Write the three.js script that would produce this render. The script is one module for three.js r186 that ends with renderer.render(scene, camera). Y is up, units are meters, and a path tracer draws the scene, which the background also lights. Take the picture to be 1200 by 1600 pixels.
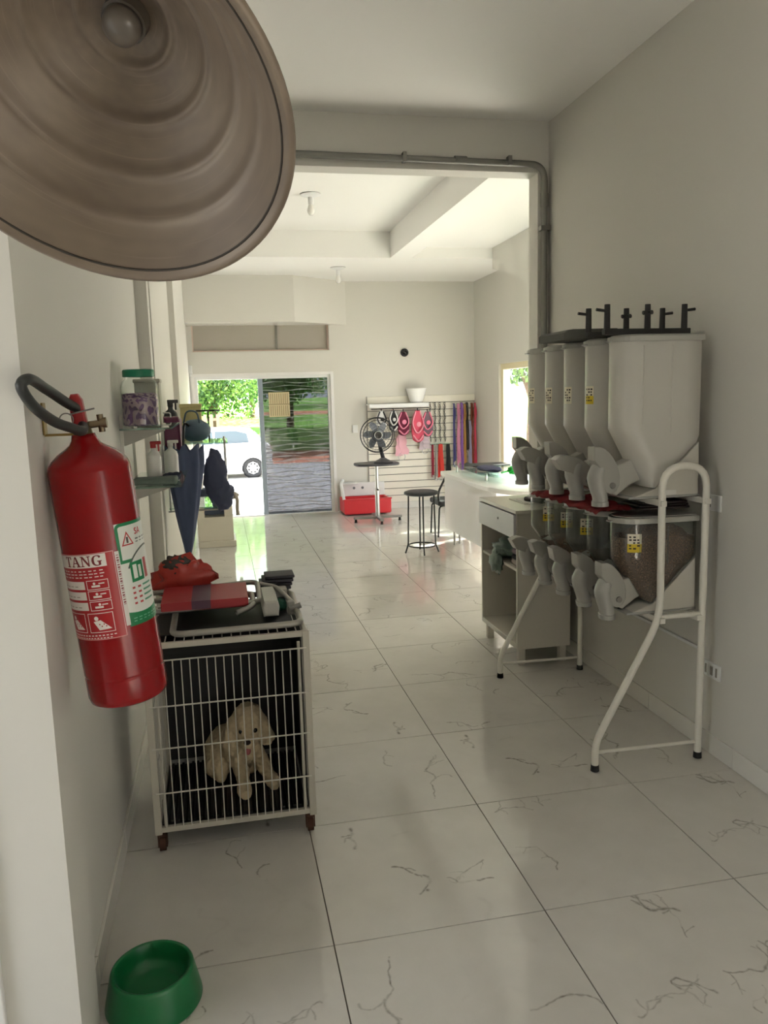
import * as THREE from 'three';
import { mergeGeometries } from 'three/addons/utils/BufferGeometryUtils.js';
import { RoundedBoxGeometry } from 'three/addons/geometries/RoundedBoxGeometry.js';
import { ImprovedNoise } from 'three/addons/math/ImprovedNoise.js';
import { MarchingCubes } from 'three/addons/objects/MarchingCubes.js';

// ------------------------------------------------------------------ camera, sky, sun, exposure
const scene = new THREE.Scene();
const camera = new THREE.PerspectiveCamera(2 * Math.atan(800 / 1228.66) * 180 / Math.PI, 0.75, 0.05, 200);
{
  const yaw = 0.202794, pitch = 0.148509, roll = -0.027349;
  const fw = new THREE.Vector3(Math.sin(yaw) * Math.cos(pitch), -Math.sin(pitch), -Math.cos(yaw) * Math.cos(pitch));
  const rt = new THREE.Vector3(Math.cos(yaw), 0, Math.sin(yaw)), up = new THREE.Vector3().crossVectors(rt, fw);
  const r2 = rt.clone().multiplyScalar(Math.cos(roll)).addScaledVector(up, Math.sin(roll));
  const u2 = up.clone().multiplyScalar(Math.cos(roll)).addScaledVector(rt, -Math.sin(roll));
  camera.position.set(-0.98728, 1.74304, 2.2815);
  camera.quaternion.setFromRotationMatrix(new THREE.Matrix4().makeBasis(r2, u2, fw.clone().negate()));
  camera.updateMatrixWorld();
}
scene.background = new THREE.Color().setRGB(0.93, 0.98, 1.06);
scene.backgroundIntensity = 6;
const sun = new THREE.DirectionalLight(new THREE.Color().setRGB(1, 0.975, 0.93), 90);
sun.position.set(27, 29, -28); sun.target.position.set(0, 0, -14); sun.castShadow = true; sun.shadow.radius = 2;
sun.shadow.mapSize.set(2048, 2048);
Object.assign(sun.shadow.camera, { left: -35, right: 35, top: 35, bottom: -35, near: 1, far: 90 });
scene.add(sun, sun.target);
const renderer = new THREE.WebGLRenderer({ antialias: true });
renderer.toneMapping = THREE.LinearToneMapping;
renderer.toneMappingExposure = 0.86;
renderer.shadowMap.enabled = true;

// ------------------------------------------------------------------ helpers
let seed = 7;
const rnd = () => { seed |= 0; seed = seed + 0x6D2B79F5 | 0; let t = Math.imul(seed ^ seed >>> 15, 1 | seed); t = t + Math.imul(t ^ t >>> 7, 61 | t) ^ t; return ((t ^ t >>> 14) >>> 0) / 4294967296; };
const rr = (a, b) => a + (b - a) * rnd();
const perlin = new ImprovedNoise();
const nz = (x, y, z) => perlin.noise(x, y, z);
const V = (x, y, z) => new THREE.Vector3(x, y, z);
const D = Math.PI / 180;
function mat(color, roughness = 0.6, o = {}) { return new THREE.MeshPhysicalMaterial({ color, roughness, ...o }); }
const taken = {};
function numbered(n) { const k = taken[n] = (taken[n] ?? -1) + 1; return k ? n + '_' + String(k).padStart(3, '0') : n; }
function fixGeo(g) {
  g = g.index ? g.toNonIndexed() : g.clone();
  for (const k of Object.keys(g.attributes)) if (!['position', 'normal', 'uv'].includes(k)) g.deleteAttribute(k);
  if (!g.attributes.normal) g.computeVertexNormals();
  if (!g.attributes.uv) g.setAttribute('uv', new THREE.BufferAttribute(new Float32Array(g.attributes.position.count * 2), 2));
  return g;
}
function join(gs) { return Array.isArray(gs) ? mergeGeometries(gs.map(fixGeo)) : gs; }
function thing(name, label, category, base = [0, 0, 0], group) {
  const o = new THREE.Group(); o.name = numbered(name); o.position.set(...base);
  o.userData = { label, category }; if (group) o.userData.group = group;
  scene.add(o); return o;
}
// a mesh of world-space geometry under a thing (or a part of it)
function part(name, gs, m, parent, label) {
  const g = join(gs); let r = parent; const off = V(0, 0, 0);
  while (r && r !== scene) { off.add(r.position); r = r.parent; }
  g.translate(-off.x, -off.y, -off.z);
  const o = new THREE.Mesh(g, m); o.name = name; if (label) o.userData.label = label;
  parent.add(o); return o;
}
function single(name, label, category, gs, m, group) {
  const o = new THREE.Mesh(join(gs), m); o.name = numbered(name); o.userData = { label, category };
  if (group) o.userData.group = group; scene.add(o); return o;
}
function struct(name, label, gs, m, category = 'wall') {
  const o = gs ? new THREE.Mesh(join(gs), m) : new THREE.Group();
  o.name = name; o.userData = { kind: 'structure', label, category }; scene.add(o); return o;
}
// box by its limits
function bx(x0, x1, y0, y1, z0, z1, r = 0) {
  const w = Math.abs(x1 - x0), h = Math.abs(y1 - y0), d = Math.abs(z1 - z0);
  const g = r ? new RoundedBoxGeometry(w, h, d, 2, Math.min(r, w / 2.02, h / 2.02, d / 2.02)) : new THREE.BoxGeometry(w, h, d);
  g.translate((x0 + x1) / 2, (y0 + y1) / 2, (z0 + z1) / 2); return g;
}
function cyl(a, b, r0, r1 = r0, seg = 16) {
  const A = V(...a), B = V(...b), d = B.clone().sub(A), g = new THREE.CylinderGeometry(r1, r0, d.length(), seg);
  g.applyQuaternion(new THREE.Quaternion().setFromUnitVectors(V(0, 1, 0), d.clone().normalize()));
  g.translate((A.x + B.x) / 2, (A.y + B.y) / 2, (A.z + B.z) / 2); return g;
}
// tube through points: straight runs with rounded bends of radius b
function pipe(pts, r, b = 0.04, seg = 10, closed = false) {
  const P = pts.map((p) => V(...p)), path = new THREE.CurvePath(), n = P.length; let last = null, first = null;
  for (let i = 0; i < n; i++) {
    const p = P[i], end = !closed && (i === 0 || i === n - 1);
    if (end) { if (last) path.add(new THREE.LineCurve3(last, p)); last = p; continue; }
    const a = P[(i + n - 1) % n], c = P[(i + 1) % n], d1 = a.clone().sub(p), d2 = c.clone().sub(p), k = Math.min(b, d1.length() * 0.48, d2.length() * 0.48);
    const s = p.clone().add(d1.setLength(k)), e = p.clone().add(d2.setLength(k));
    if (last) path.add(new THREE.LineCurve3(last, s)); else first = s;
    path.add(new THREE.QuadraticBezierCurve3(s, p, e)); last = e;
  }
  if (closed) path.add(new THREE.LineCurve3(last, first));
  const gs = [];
  for (const c of path.curves) { const straight = c.isLineCurve3; gs.push(new THREE.TubeGeometry(c, straight ? 1 : 7, r, seg, false)); }
  return mergeGeometries(gs.map(fixGeo));
}
function spline(pts, r, n = 40, seg = 8, closed = false) { return new THREE.TubeGeometry(new THREE.CatmullRomCurve3(pts.map((p) => V(...p)), closed), n, r, seg, closed); }
function lathe(prof, seg = 40, at = [0, 0, 0]) { const g = new THREE.LatheGeometry(prof.map((p) => new THREE.Vector2(p[0], p[1])), seg); g.translate(...at); return g; }
// polygon in (x, y) extruded along z from z0 to z1 (bevelled)
function exXY(poly, z0, z1, bev = 0) {
  const s = new THREE.Shape(poly.map((p) => new THREE.Vector2(p[0], p[1])));
  const a = Math.min(z0, z1), d = Math.abs(z1 - z0);
  const g = new THREE.ExtrudeGeometry(s, { depth: d - 2 * bev, bevelEnabled: bev > 0, bevelThickness: bev, bevelSize: bev, bevelOffset: -bev, bevelSegments: 2 });
  g.translate(0, 0, a + bev); return g;
}
// polygon in (z, y) extruded along x
function exZY(poly, x0, x1, bev = 0) { const g = exXY(poly.map(([z, y]) => [-z, y]), x0, x1, bev); const p = g.attributes.position; g.rotateY(0); 
  // (X=-z, Y, Z=x) -> (x, y, z)
  const n = g.attributes.normal;
  for (const a of [p, n]) for (let i = 0; i < a.count; i++) { const X = a.getX(i), Z = a.getZ(i); a.setXYZ(i, Z, a.getY(i), -X); }
  return g; }
// polygon in (x, z) extruded upward
function exXZ(poly, y0, y1, bev = 0) { const g = exXY(poly.map(([x, z]) => [x, -z]), 0, y1 - y0, bev); g.rotateX(-Math.PI / 2); g.translate(0, y0, 0); return g; }
function blob(c, s, amp = 0.15, freq = 2, det = 4, sd = 0) {
  const g = new THREE.IcosahedronGeometry(1, det), p = g.attributes.position;
  for (let i = 0; i < p.count; i++) {
    const x = p.getX(i), y = p.getY(i), z = p.getZ(i);
    const k = 1 + amp * (nz(x * freq + sd, y * freq, z * freq) + 0.5 * nz(x * freq * 2.3, y * freq * 2.3 + sd, z * freq * 2.3));
    p.setXYZ(i, c[0] + x * s[0] * k, c[1] + y * s[1] * k, c[2] + z * s[2] * k);
  }
  const m = g; m.deleteAttribute('normal'); m.deleteAttribute('uv');
  return smooth(m);
}
function smooth(g) { // shared normals by position
  const p = g.attributes.position, map = new Map(), nrm = new Float32Array(p.count * 3), key = (i) => Math.round(p.getX(i) * 2e4) + '_' + Math.round(p.getY(i) * 2e4) + '_' + Math.round(p.getZ(i) * 2e4);
  const a = V(), b = V(), c = V();
  for (let i = 0; i < p.count; i += 3) {
    a.fromBufferAttribute(p, i); b.fromBufferAttribute(p, i + 1); c.fromBufferAttribute(p, i + 2);
    const n = b.clone().sub(a).cross(c.clone().sub(a));
    for (let k = 0; k < 3; k++) { const q = key(i + k); if (!map.has(q)) map.set(q, V()); map.get(q).add(n); }
  }
  for (let i = 0; i < p.count; i++) { const n = map.get(key(i)).clone().normalize(); nrm.set([n.x, n.y, n.z], i * 3); }
  g.setAttribute('normal', new THREE.BufferAttribute(nrm, 3)); return g;
}
function tex(w, h, fn, srgb = true, rep) {
  const d = new Uint8Array(w * h * 4);
  for (let y = 0; y < h; y++) for (let x = 0; x < w; x++) { const c = fn(x, y); const i = (y * w + x) * 4; d[i] = c[0]; d[i + 1] = c[1]; d[i + 2] = c[2]; d[i + 3] = 255; }
  const t = new THREE.DataTexture(d, w, h); t.magFilter = THREE.LinearFilter; t.minFilter = THREE.LinearMipmapLinearFilter; t.generateMipmaps = true;
  t.wrapS = t.wrapT = THREE.RepeatWrapping; if (srgb) t.colorSpace = THREE.SRGBColorSpace; if (rep) t.repeat.set(...rep); t.needsUpdate = true; return t;
}
function uvMetres(g, s = 1) { // box-mapped uv in metres
  const p = g.attributes.position, n = g.attributes.normal, uv = new Float32Array(p.count * 2);
  for (let i = 0; i < p.count; i++) {
    const ax = Math.abs(n.getX(i)), ay = Math.abs(n.getY(i)), az = Math.abs(n.getZ(i));
    const q = ax > ay && ax > az ? [p.getZ(i), p.getY(i)] : ay > az ? [p.getX(i), p.getZ(i)] : [p.getX(i), p.getY(i)];
    uv[i * 2] = q[0] * s; uv[i * 2 + 1] = q[1] * s;
  }
  g.setAttribute('uv', new THREE.BufferAttribute(uv, 2)); return g;
}

// ------------------------------------------------------------------ materials
const plasterBump = tex(256, 256, (x, y) => { const v = 128 + 60 * nz(x / 9, y / 9, 3) + 40 * nz(x / 3.1, y / 3.1, 8); return [v, v, v]; }, false);
const paint = mat('#d9d6cd', 0.62, { bumpMap: plasterBump, bumpScale: 0.0006 });
const ceilPaint = mat('#f6f4ef', 0.75, { bumpMap: plasterBump, bumpScale: 0.0004 });
const trimWhite = mat('#eceae6', 0.45);
const alumWhite = mat('#e9e9e6', 0.35);
const grout = mat('#6d655a', 0.9);
const steel = mat('#c6c6c4', 0.28, { metalness: 1 });
const brushed = mat('#8f8d88', 0.45, { metalness: 0.9 });
const galv = mat('#8b8a84', 0.5, { metalness: 0.55 });
const black = mat('#17171a', 0.5);
const blackGloss = mat('#141416', 0.25);
const whiteEnamel = mat('#e4e0d5', 0.35);
const whitePlastic = mat('#e8e8e6', 0.4);
const greyPlastic = mat('#a9a8a2', 0.3, { clearcoat: 0.3, clearcoatRoughness: 0.2 });
const darkPlastic = mat('#5f5f5c', 0.35);
const rubber = mat('#202020', 0.8);
const pane = mat('#ffffff', 0.0, { transmission: 1, thickness: 0, ior: 1.5 });
const greenPane = mat('#dff0e8', 0.0, { transmission: 1, thickness: 0, ior: 1.5 });

// marble floor tiles: eight printed patterns
const marble = [];
for (let k = 0; k < 8; k++) {
  const S = 512, f = new Float32Array(S * S), w2 = new Float32Array(S * S);
  const vein = (x, y, a, len, wid, str, depth) => {
    let on = 1;
    for (let s = 0; s < len; s++) {
      a += rr(-0.16, 0.16) + (rnd() < 0.03 ? rr(-0.9, 0.9) : 0); x += Math.cos(a); y += Math.sin(a);
      if (rnd() < 0.02) on = rr(0.15, 1);
      const w = wid * (0.5 + 0.9 * Math.abs(nz(s / 22, k * 3.1, len))), i0 = str * on * (0.45 + 0.8 * Math.abs(nz(s / 15, 7.7, k)));
      const R = Math.ceil(w * 2.6) + 1;
      for (let dy = -R; dy <= R; dy++) for (let dx = -R; dx <= R; dx++) {
        const X = Math.round(x) + dx, Y = Math.round(y) + dy; if (X < 0 || Y < 0 || X >= S || Y >= S) continue;
        const d2 = (X - x) ** 2 + (Y - y) ** 2, v = i0 * Math.exp(-d2 / (w * w)); const i = Y * S + X;
        if (v > f[i]) f[i] = v;
      }
      if (depth && rnd() < 0.012) vein(x, y, a + rr(0.5, 1.1) * (rnd() < 0.5 ? -1 : 1), len * rr(0.15, 0.4), wid * 0.7, str * 0.8, depth - 1);
    }
  };
  for (let v = 0; v < 4 + (k % 3); v++) vein(rr(30, 480), rr(30, 480), rr(0, 6.28), rr(60, 210), rr(1.8, 5.2), rr(0.5, 0.9), 2);
  for (let v = 0; v < 4; v++) vein(rr(0, S), rr(0, S), rr(0, 6.28), rr(60, 200), rr(7, 14), rr(0.03, 0.07), 0);
  const t = tex(S, S, (x, y) => {
    const c = nz(x / 130 + k * 9, y / 130, 1) * 5 + nz(x / 40, y / 40 + k * 5, 2) * 2, v = Math.min(1, f[y * S + x]);
    return [212 + c - v * 108, 208 + c - v * 110, 200 + c - v * 112];
  });
  t.wrapS = t.wrapT = THREE.ClampToEdgeWrapping;
  marble.push(new THREE.MeshPhysicalMaterial({ map: t, roughness: 0.07, ior: 1.52 }));
}

// ------------------------------------------------------------------ the setting
const XR = 1.235, XL = -1.444, ZO = -2.83, ZB = -9.43, XF = 2.9, XFL = -1.365, CE = 3.475, TS = 0.72;
{
  const floor = struct('floor', 'polished white marble-look porcelain tile floor with brown veins', null, null, 'floor');
  const rooms = [[XL, XR, 0.147, ZO], [-3.6, XR, 4.2, 0.147], [-1.39, 1.16, ZO, -2.98], [XFL, XF, -2.98, ZB], [-1.296, 0.665, ZB, -9.58]];
  part('grout_bed', rooms.map(([a, b, c, d]) => bx(a, b, -0.2, -0.004, d, c)), grout, floor);
  const cache = {};
  for (const [xa, xb, za, zb] of rooms) for (let i = -6; i < 6; i++) for (let j = -7; j < 15; j++) {
    const g = 0.0022, x0 = Math.max(i * TS + g, xa), x1 = Math.min((i + 1) * TS - g, xb), z1 = Math.min(-j * TS - g, za), z0 = Math.max(-(j + 1) * TS + g, zb);
    if (x1 - x0 < 0.008 || z1 - z0 < 0.008) continue;
    const geo = new THREE.BoxGeometry(x1 - x0, 0.012, z1 - z0), p = geo.attributes.position, uv = geo.attributes.uv, rot = (i * 7 + j * 13 + 400) % 4;
    geo.translate((x0 + x1) / 2, -0.006, (z0 + z1) / 2);
    for (let q = 0; q < p.count; q++) {
      let u = (p.getX(q) - i * TS) / TS, v = (p.getZ(q) + (j + 1) * TS) / TS;
      for (let t = 0; t < rot; t++) [u, v] = [v, 1 - u];
      uv.setXY(q, u, v);
    }
    const m = new THREE.Mesh(geo, marble[((i + 9) * 5 + (j + 9) * 3 + (i * j & 3)) % 8]); m.name = 'tile'; floor.add(m);
  }
}
const wall = (name, label, list, m = paint) => struct(name, label, list.map((a) => uvMetres(bx(...a), 1)), m);
wall('wall_right', 'off-white painted wall behind the pet food dispensers', [[XR, XR + 0.15, 0, 3.95, 3.0, -2.83], [XR, XR + 0.15, 0, 3.95, 3.9, 4.35], [XR, XR + 0.15, 1.7, 3.95, 3.0, 3.9], [XR, XR + 0.15, 0, 0.1, 3.0, 3.9]]);
wall('wall_left', 'off-white painted wall beside the dog cage', [[XL - 0.16, XL, 0, 3.95, 0.147, -2.83]]);
wall('wall_partition', 'pale partition end that the fire extinguisher hangs on', [[-3.6, -1.414, 0, 3.475, 0.147, 0.37]]);
wall('wall_rear', 'plain wall behind the viewer', [[-3.75, XR + 0.15, 0, 3.95, 4.2, 4.35]]);
wall('wall_side', 'wall with a doorway behind the viewer', [[-3.75, -3.6, 0, 3.95, 0.147, 0.8], [-3.75, -3.6, 0, 3.95, 2.1, 4.2], [-3.75, -3.6, 2.3, 3.95, 0.8, 2.1]]);
wall('wall_opening', 'wide framed opening between the two rooms', [[XL, XR + 0.15, 3.155, 3.95, ZO, -2.98], [1.158, 3.05, 0, 3.155, ZO - 0.0005, -2.98], [XR + 0.15, 3.05, 3.155, 3.95, ZO, -2.98], [XL - 0.16, -1.372, 0, 3.155, ZO, -2.98]]);
wall('wall_far_left', 'left wall of the front shop', [[XFL - 0.15, XFL, 0, 3.95, -2.98, ZB]]);
wall('trim_1', 'painted pier on the left wall of the front shop', [[XFL, -1.315, 0, 3.70, -5.0, -5.3]]);
wall('wall_far_right', 'right wall of the front shop with a glazed doorway', [[XF, XF + 0.15, 0, 3.95, -2.98, -4.3], [XF, XF + 0.15, 0, 3.95, -6.7, -7.1], [XF, XF + 0.15, 0, 3.95, -8.36, -9.58], [XF, XF + 0.15, 2.12, 3.95, -4.3, -6.7], [XF, XF + 0.15, 2.12, 3.95, -7.1, -8.36]]);
wall('wall_back', 'back wall with the entrance door and a transom window', [
  [XFL - 0.15, -1.296, 0, 3.95, ZB, -9.58], [0.665, XF, 0, 3.95, ZB, -9.58], [-1.296, 0.665, 2.06, 2.41, ZB, -9.58], [-1.296, 0.665, 2.79, 3.95, ZB, -9.58]]);
struct('ceiling', 'white painted ceiling over the back room', uvMetres(bx(-3.6, XR, CE, 3.95, 4.2, ZO)), ceilPaint, 'ceiling');
struct('ceiling_shop', 'white shop ceiling with deep beams and a dropped strip', [
  bx(XFL, 1.18, 3.70, 3.95, -2.98, -7.45), bx(1.18, 1.45, 3.39, 3.95, -2.98, -7.45), bx(1.45, 2.49, 3.52, 3.95, -2.98, -7.45), bx(XFL, XF, 3.39, 3.95, -7.45, ZB)].map((g) => uvMetres(g)), ceilPaint, 'ceiling');
struct('trim_2', 'sloping boxed-in stair underside along the right wall', exZY([[-7.44, 3.95], [-7.44, 3.265], [-6.526, 3.04], [-6.003, 2.672], [-5.25, 2.15], [-2.98, 2.15], [-2.98, 3.95]], 2.49, XF), paint, 'soffit');
struct('trim_3', 'white boxed bulkhead above the entrance door', exXZ([[XFL, ZB], [XFL, -8.86], [0.12, -8.86], [0.93, ZB]], 2.77, 3.39), paint, 'bulkhead');
struct('trim_4', 'white door casing at the left edge', [bx(-1.72, -1.585, 0, 2.3, 0.37, 0.388, 0.004), bx(-1.80, -1.735, 0, 2.3, 0.37, 0.40, 0.004)], trimWhite, 'trim');
// skirting tiles
function skirting(name, label, axis, at, a, b, side) {
  const s = struct(name, label, null, null, 'baseboard');
  const lo = Math.min(a, b), hi = Math.max(a, b);
  for (let k = Math.floor(lo / TS); k * TS < hi; k++) {
    const p = Math.max(lo, k * TS + 0.0015), q = Math.min(hi, (k + 1) * TS - 0.0015); if (q - p < 0.02) continue;
    const g = axis === 'z' ? bx(at, at + side * 0.011, 0.0005, 0.096, p, q, 0.002) : bx(p, q, 0.0005, 0.096, at, at + side * 0.011, 0.002);
    const m = new THREE.Mesh(g, skirtMat); m.name = 'tile'; s.add(m);
  }
}
const skirtMat = mat('#e4e1d8', 0.2);
skirting('baseboard_right', 'pale tile skirting along the right wall', 'z', XR, 4.2, -2.82, -1);
skirting('baseboard_left', 'pale tile skirting along the left wall', 'z', XL, 0.14, -2.82, 1);
skirting('baseboard_back', 'pale tile skirting under the slatted display', 'x', ZB, 0.72, 2.88, 1);
skirting('baseboard_far_left', 'pale tile skirting on the left wall of the shop', 'z', XFL, -5.32, -9.4, 1);

// entrance door, sliding glass
{
  const w = struct('door_1', 'white framed sliding glass entrance door, left half open', null, null, 'door');
  part('frame', [bx(-1.296, -1.255, 0, 2.06, -9.45, -9.56), bx(0.625, 0.665, 0, 2.06, -9.45, -9.56), bx(-1.255, 0.625, 2.015, 2.06, -9.45, -9.56), bx(-1.255, 0.625, 0, 0.012, -9.45, -9.56)], alumWhite, w);
  part('architrave', [bx(-1.34, -1.296, 0, 2.10, ZB, -9.415), bx(0.665, 0.71, 0, 2.10, ZB, -9.415), bx(-1.296, 0.665, 2.06, 2.10, ZB, -9.415)], trimWhite, w);
  const tint = mat('#7f8186', 0.02, { transmission: 1, thickness: 0, ior: 1.5 });
  const p = part('tinted_pane', bx(-0.33, 0.625, 0.012, 2.015, -9.498, -9.502), tint, w, 'grey tinted glass panel');
  part('stile', [bx(-0.40, -0.33, 0.012, 2.015, -9.485, -9.515, 0.004)], mat('#9aa6b2', 0.3, { metalness: 0.6 }), w);
  const band = mat('#c9c9cc', 0.5, { transmission: 0.6, thickness: 0 });
  // wavy translucent film strips stuck across the pane
  const strips = [];
  for (let k = 0; k < 34; k++) {
    const y = 0.06 + k * 0.0575, n = 24, pos = [];
    for (let i = 0; i < n; i++) {
      const e = (t) => { const x = -0.325 + 0.945 * t, c = y + 0.012 * Math.sin(t * 9 + k * 1.7) + 0.01 * nz(t * 5, k, 0); const h = Math.max(0.0012, 0.010 + 0.016 * nz(t * 4.3, k * 2.1, 5)) * (k < 18 ? 1 : 0.5); return [x, c, h]; };
      const [a, ca, ha] = e(i / n), [b, cb, hb] = e((i + 1) / n), z = -9.4955;
      pos.push(a, ca - ha, z, b, cb - hb, z, b, cb + hb, z, a, ca - ha, z, b, cb + hb, z, a, ca + ha, z);
    }
    const g = new THREE.BufferGeometry(); g.setAttribute('position', new THREE.BufferAttribute(new Float32Array(pos), 3)); g.computeVertexNormals();
    part('film_strip', g, band, p);
  }
}
{
  const cv = document.createElement('canvas'); cv.width = 128; cv.height = 160; const c = cv.getContext('2d');
  c.fillStyle = '#e6d6ac'; c.fillRect(0, 0, 128, 160); c.fillStyle = '#8d7d5c';
  for (let i = 0; i < 9; i++) c.fillRect(10 + i * 13, 8, 3, 66), c.fillRect(10 + i * 13, 86, 3, 66);
  c.fillRect(0, 76, 128, 4);
  const t = new THREE.CanvasTexture(cv); t.colorSpace = THREE.SRGBColorSpace;
  const g = bx(-0.25, 0.055, 1.455, 1.815, -9.490, -9.4915);
  single('paper_notice', 'cream ruled paper sheet stuck high on the tinted door glass', 'paper', g, mat('#ffffff', 0.8, { map: t, transmission: 0.25, thickness: 0 }));
}
{
  const w = struct('window_1', 'grey two-pane transom window above the entrance', null, null, 'window');
  const glass = mat('#b9b2aa', 0.55, { transmission: 0.35, thickness: 0 });
  part('pane', bx(-1.28, -0.11, 2.43, 2.79, -9.52, -9.526), glass, w); part('pane', bx(-0.08, 0.645, 2.43, 2.79, -9.52, -9.526), glass, w);
  part('mullion', bx(-0.11, -0.08, 2.43, 2.79, -9.50, -9.54), brushed, w);
  part('frame', [bx(-1.296, -1.28, 2.41, 2.79, -9.47, -9.56), bx(0.645, 0.665, 2.41, 2.79, -9.47, -9.56), bx(-1.28, 0.645, 2.41, 2.43, -9.47, -9.56)], mat('#d9c3b6', 0.5), w);
}
// glazed doorway on the right wall
{
  const w = struct('window_2', 'tall glazed doorway with cream frame in the right wall', null, null, 'window');
  const cream = mat('#efe3bd', 0.45);
  part('frame', [bx(2.93, 3.03, 0, 2.12, -8.36, -8.26), bx(2.93, 3.03, 0, 2.12, -7.18, -7.1), bx(2.93, 3.03, 2.04, 2.12, -8.26, -7.18), bx(2.93, 3.03, 0, 0.05, -8.26, -7.18)], cream, w);
  part('pane', bx(2.976, 2.982, 0.05, 2.04, -8.26, -7.18), pane, w);
  const v = struct('window_4', 'wide glazed shop window beside the reception counter', null, null, 'window');
  part('frame', [bx(2.93, 3.03, 0, 2.12, -6.7, -6.6), bx(2.93, 3.03, 0, 2.12, -4.4, -4.3), bx(2.93, 3.03, 2.04, 2.12, -6.6, -4.4), bx(2.93, 3.03, 0, 0.05, -6.6, -4.4)], cream, v);
  for (const [p, q] of [[-6.6, -5.52], [-5.48, -4.4]]) part('pane', bx(2.976, 2.982, 0.05, 2.04, p, q), pane, v);
  part('mullion', bx(2.955, 3.005, 0.05, 2.04, -5.52, -5.48), alumWhite, v);
}
{ // glazed side window behind the viewer
  const w = struct('window_3', 'wide glazed window in the right wall behind the viewer', null, null, 'window');
  part('frame', [bx(1.28, 1.34, 0.1, 1.7, 3.0, 3.06), bx(1.28, 1.34, 0.1, 1.7, 3.84, 3.9), bx(1.28, 1.34, 1.64, 1.7, 3.06, 3.84), bx(1.28, 1.34, 0.1, 0.16, 3.06, 3.84)], alumWhite, w);
  for (const [a, b] of [[3.06, 3.43], [3.47, 3.84]]) part('pane', bx(1.307, 1.313, 0.16, 1.64, a, b), pane, w);
  part('mullion', bx(1.285, 1.335, 0.16, 1.64, 3.43, 3.47), alumWhite, w);
}
struct('trim_5', 'concrete canopy slab over the shop front outside', bx(-3, 4.5, 2.95, 3.1, -9.58, -11.6), mat('#cfcac0', 0.8), 'canopy');

// ------------------------------------------------------------------ conduit, sockets, ceiling lamps
{
  const t = thing('electrical_conduit', 'grey metal conduit pipe running along the opening beam and down the jamb', 'conduit', [1.2, 1.0, -2.81]);
  part('pipe', pipe([[-1.36, 3.225, -2.806], [1.195, 3.200, -2.806], [1.195, 0.9, -2.806]], 0.021, 0.10, 12), galv, t);
  for (const x of [-0.6, 0.25, 0.95]) part('clamp', bx(x - 0.012, x + 0.012, 3.185, 3.245, -2.779, -2.83, 0.003), brushed, t);
  for (const y of [2.80, 1.6]) part('clamp', bx(1.160, 1.230, y - 0.015, y + 0.015, -2.776, -2.828, 0.003), brushed, t);
  for (const [x, y, v] of [[0.62, 3.211, 0], [1.195, 2.98, 1]]) part('coupling', v ? cyl([x, y - 0.04, -2.806], [x, y + 0.04, -2.806], 0.025) : cyl([x - 0.04, y, -2.806], [x + 0.04, y, -2.806], 0.025), galv, t);
}
function plate(name, label, cat, y0, y1, z0, z1, slots) {
  const t = thing(name, label, cat, [XR, y0, z0]);
  part('cover', bx(XR - 0.011, XR, y0, y1, z0, z1, 0.004), whitePlastic, t);
  for (const [dz, w] of slots) part('slot', bx(XR - 0.014, XR - 0.009, (y0 + y1) / 2 - 0.022, (y0 + y1) / 2 + 0.022, z0 + dz, z0 + dz + w, 0.002), mat('#8f8a80', 0.5), t);
}
plate('light_switch', 'white switch plate on the right wall beside the dispenser rack top', 'switch', 1.168, 1.245, -0.985, -0.875, [[0.02, 0.02]]);
plate('wall_socket', 'white wall socket low on the right wall near the skirting', 'socket', 0.373, 0.448, -0.965, -0.835, [[0.02, 0.012], [0.06, 0.02], [0.10, 0.012]]);
single('cable_duct', 'thin white cable duct along the right wall under the dispensers', 'cable duct', [bx(XR - 0.012, XR, 0.478, 0.494, -1.02, -2.2, 0.003), cyl([XR - 0.016, 0.486, -1.0], [XR, 0.486, -1.0], 0.012), cyl([XR - 0.02, 0.722, -0.99], [XR, 0.722, -0.99], 0.012)], whitePlastic);
function bulbLamp(x, y, z, label) {
  const t = thing('ceiling_lamp', label, 'lamp', [x, y - 0.2, z], 'bare bulb lamps on the shop ceiling');
  part('rose', lathe([[0, 0], [0.10, 0], [0.10, -0.012], [0.045, -0.03], [0, -0.03]].reverse(), 24, [x, y, z]), whitePlastic, t);
  part('socket', cyl([x, y - 0.03, z], [x, y - 0.10, z], 0.026, 0.026), whitePlastic, t);
  part('bulb', lathe([[0, -0.20], [0.02, -0.197], [0.035, -0.175], [0.037, -0.155], [0.028, -0.12], [0.02, -0.10]], 20, [x, y, z]), mat('#f4f2ec', 0.15), t);
}
bulbLamp(0.016, 3.70, -5.75, 'bare white bulb lamp on the high ceiling panel, nearer to the viewer');
bulbLamp(0.644, 3.39, -8.195, 'small bare bulb lamp on the low ceiling strip near the back wall');
{
  const t = thing('dome_camera', 'small round black device high on the back wall', 'camera', [1.80, 2.30, ZB]);
  part('ring', lathe([[0, 0], [0.06, 0], [0.06, 0.02], [0.045, 0.03], [0, 0.03]], 24).rotateX(Math.PI / 2).translate(1.80, 2.354, ZB), black, t);
  part('lens', new THREE.SphereGeometry(0.042, 20, 12, 0, 6.29, 0, Math.PI / 2).rotateX(Math.PI / 2).translate(1.80, 2.354, ZB + 0.025), blackGloss, t);
}
single('wall_box', 'small white switch box on the back wall left of the slatted display', 'switch', bx(0.97, 1.05, 1.18, 1.30, ZB, ZB + 0.03, 0.006), whitePlastic);
single('alarm_sensor', 'small white sensor in the corner beside the entrance door', 'sensor', [bx(-1.365, -1.315, 2.10, 2.22, -9.36, -9.43, 0.01), bx(-1.362, -1.332, 2.06, 2.1, -9.37, -9.41, 0.008)], whitePlastic);
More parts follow.
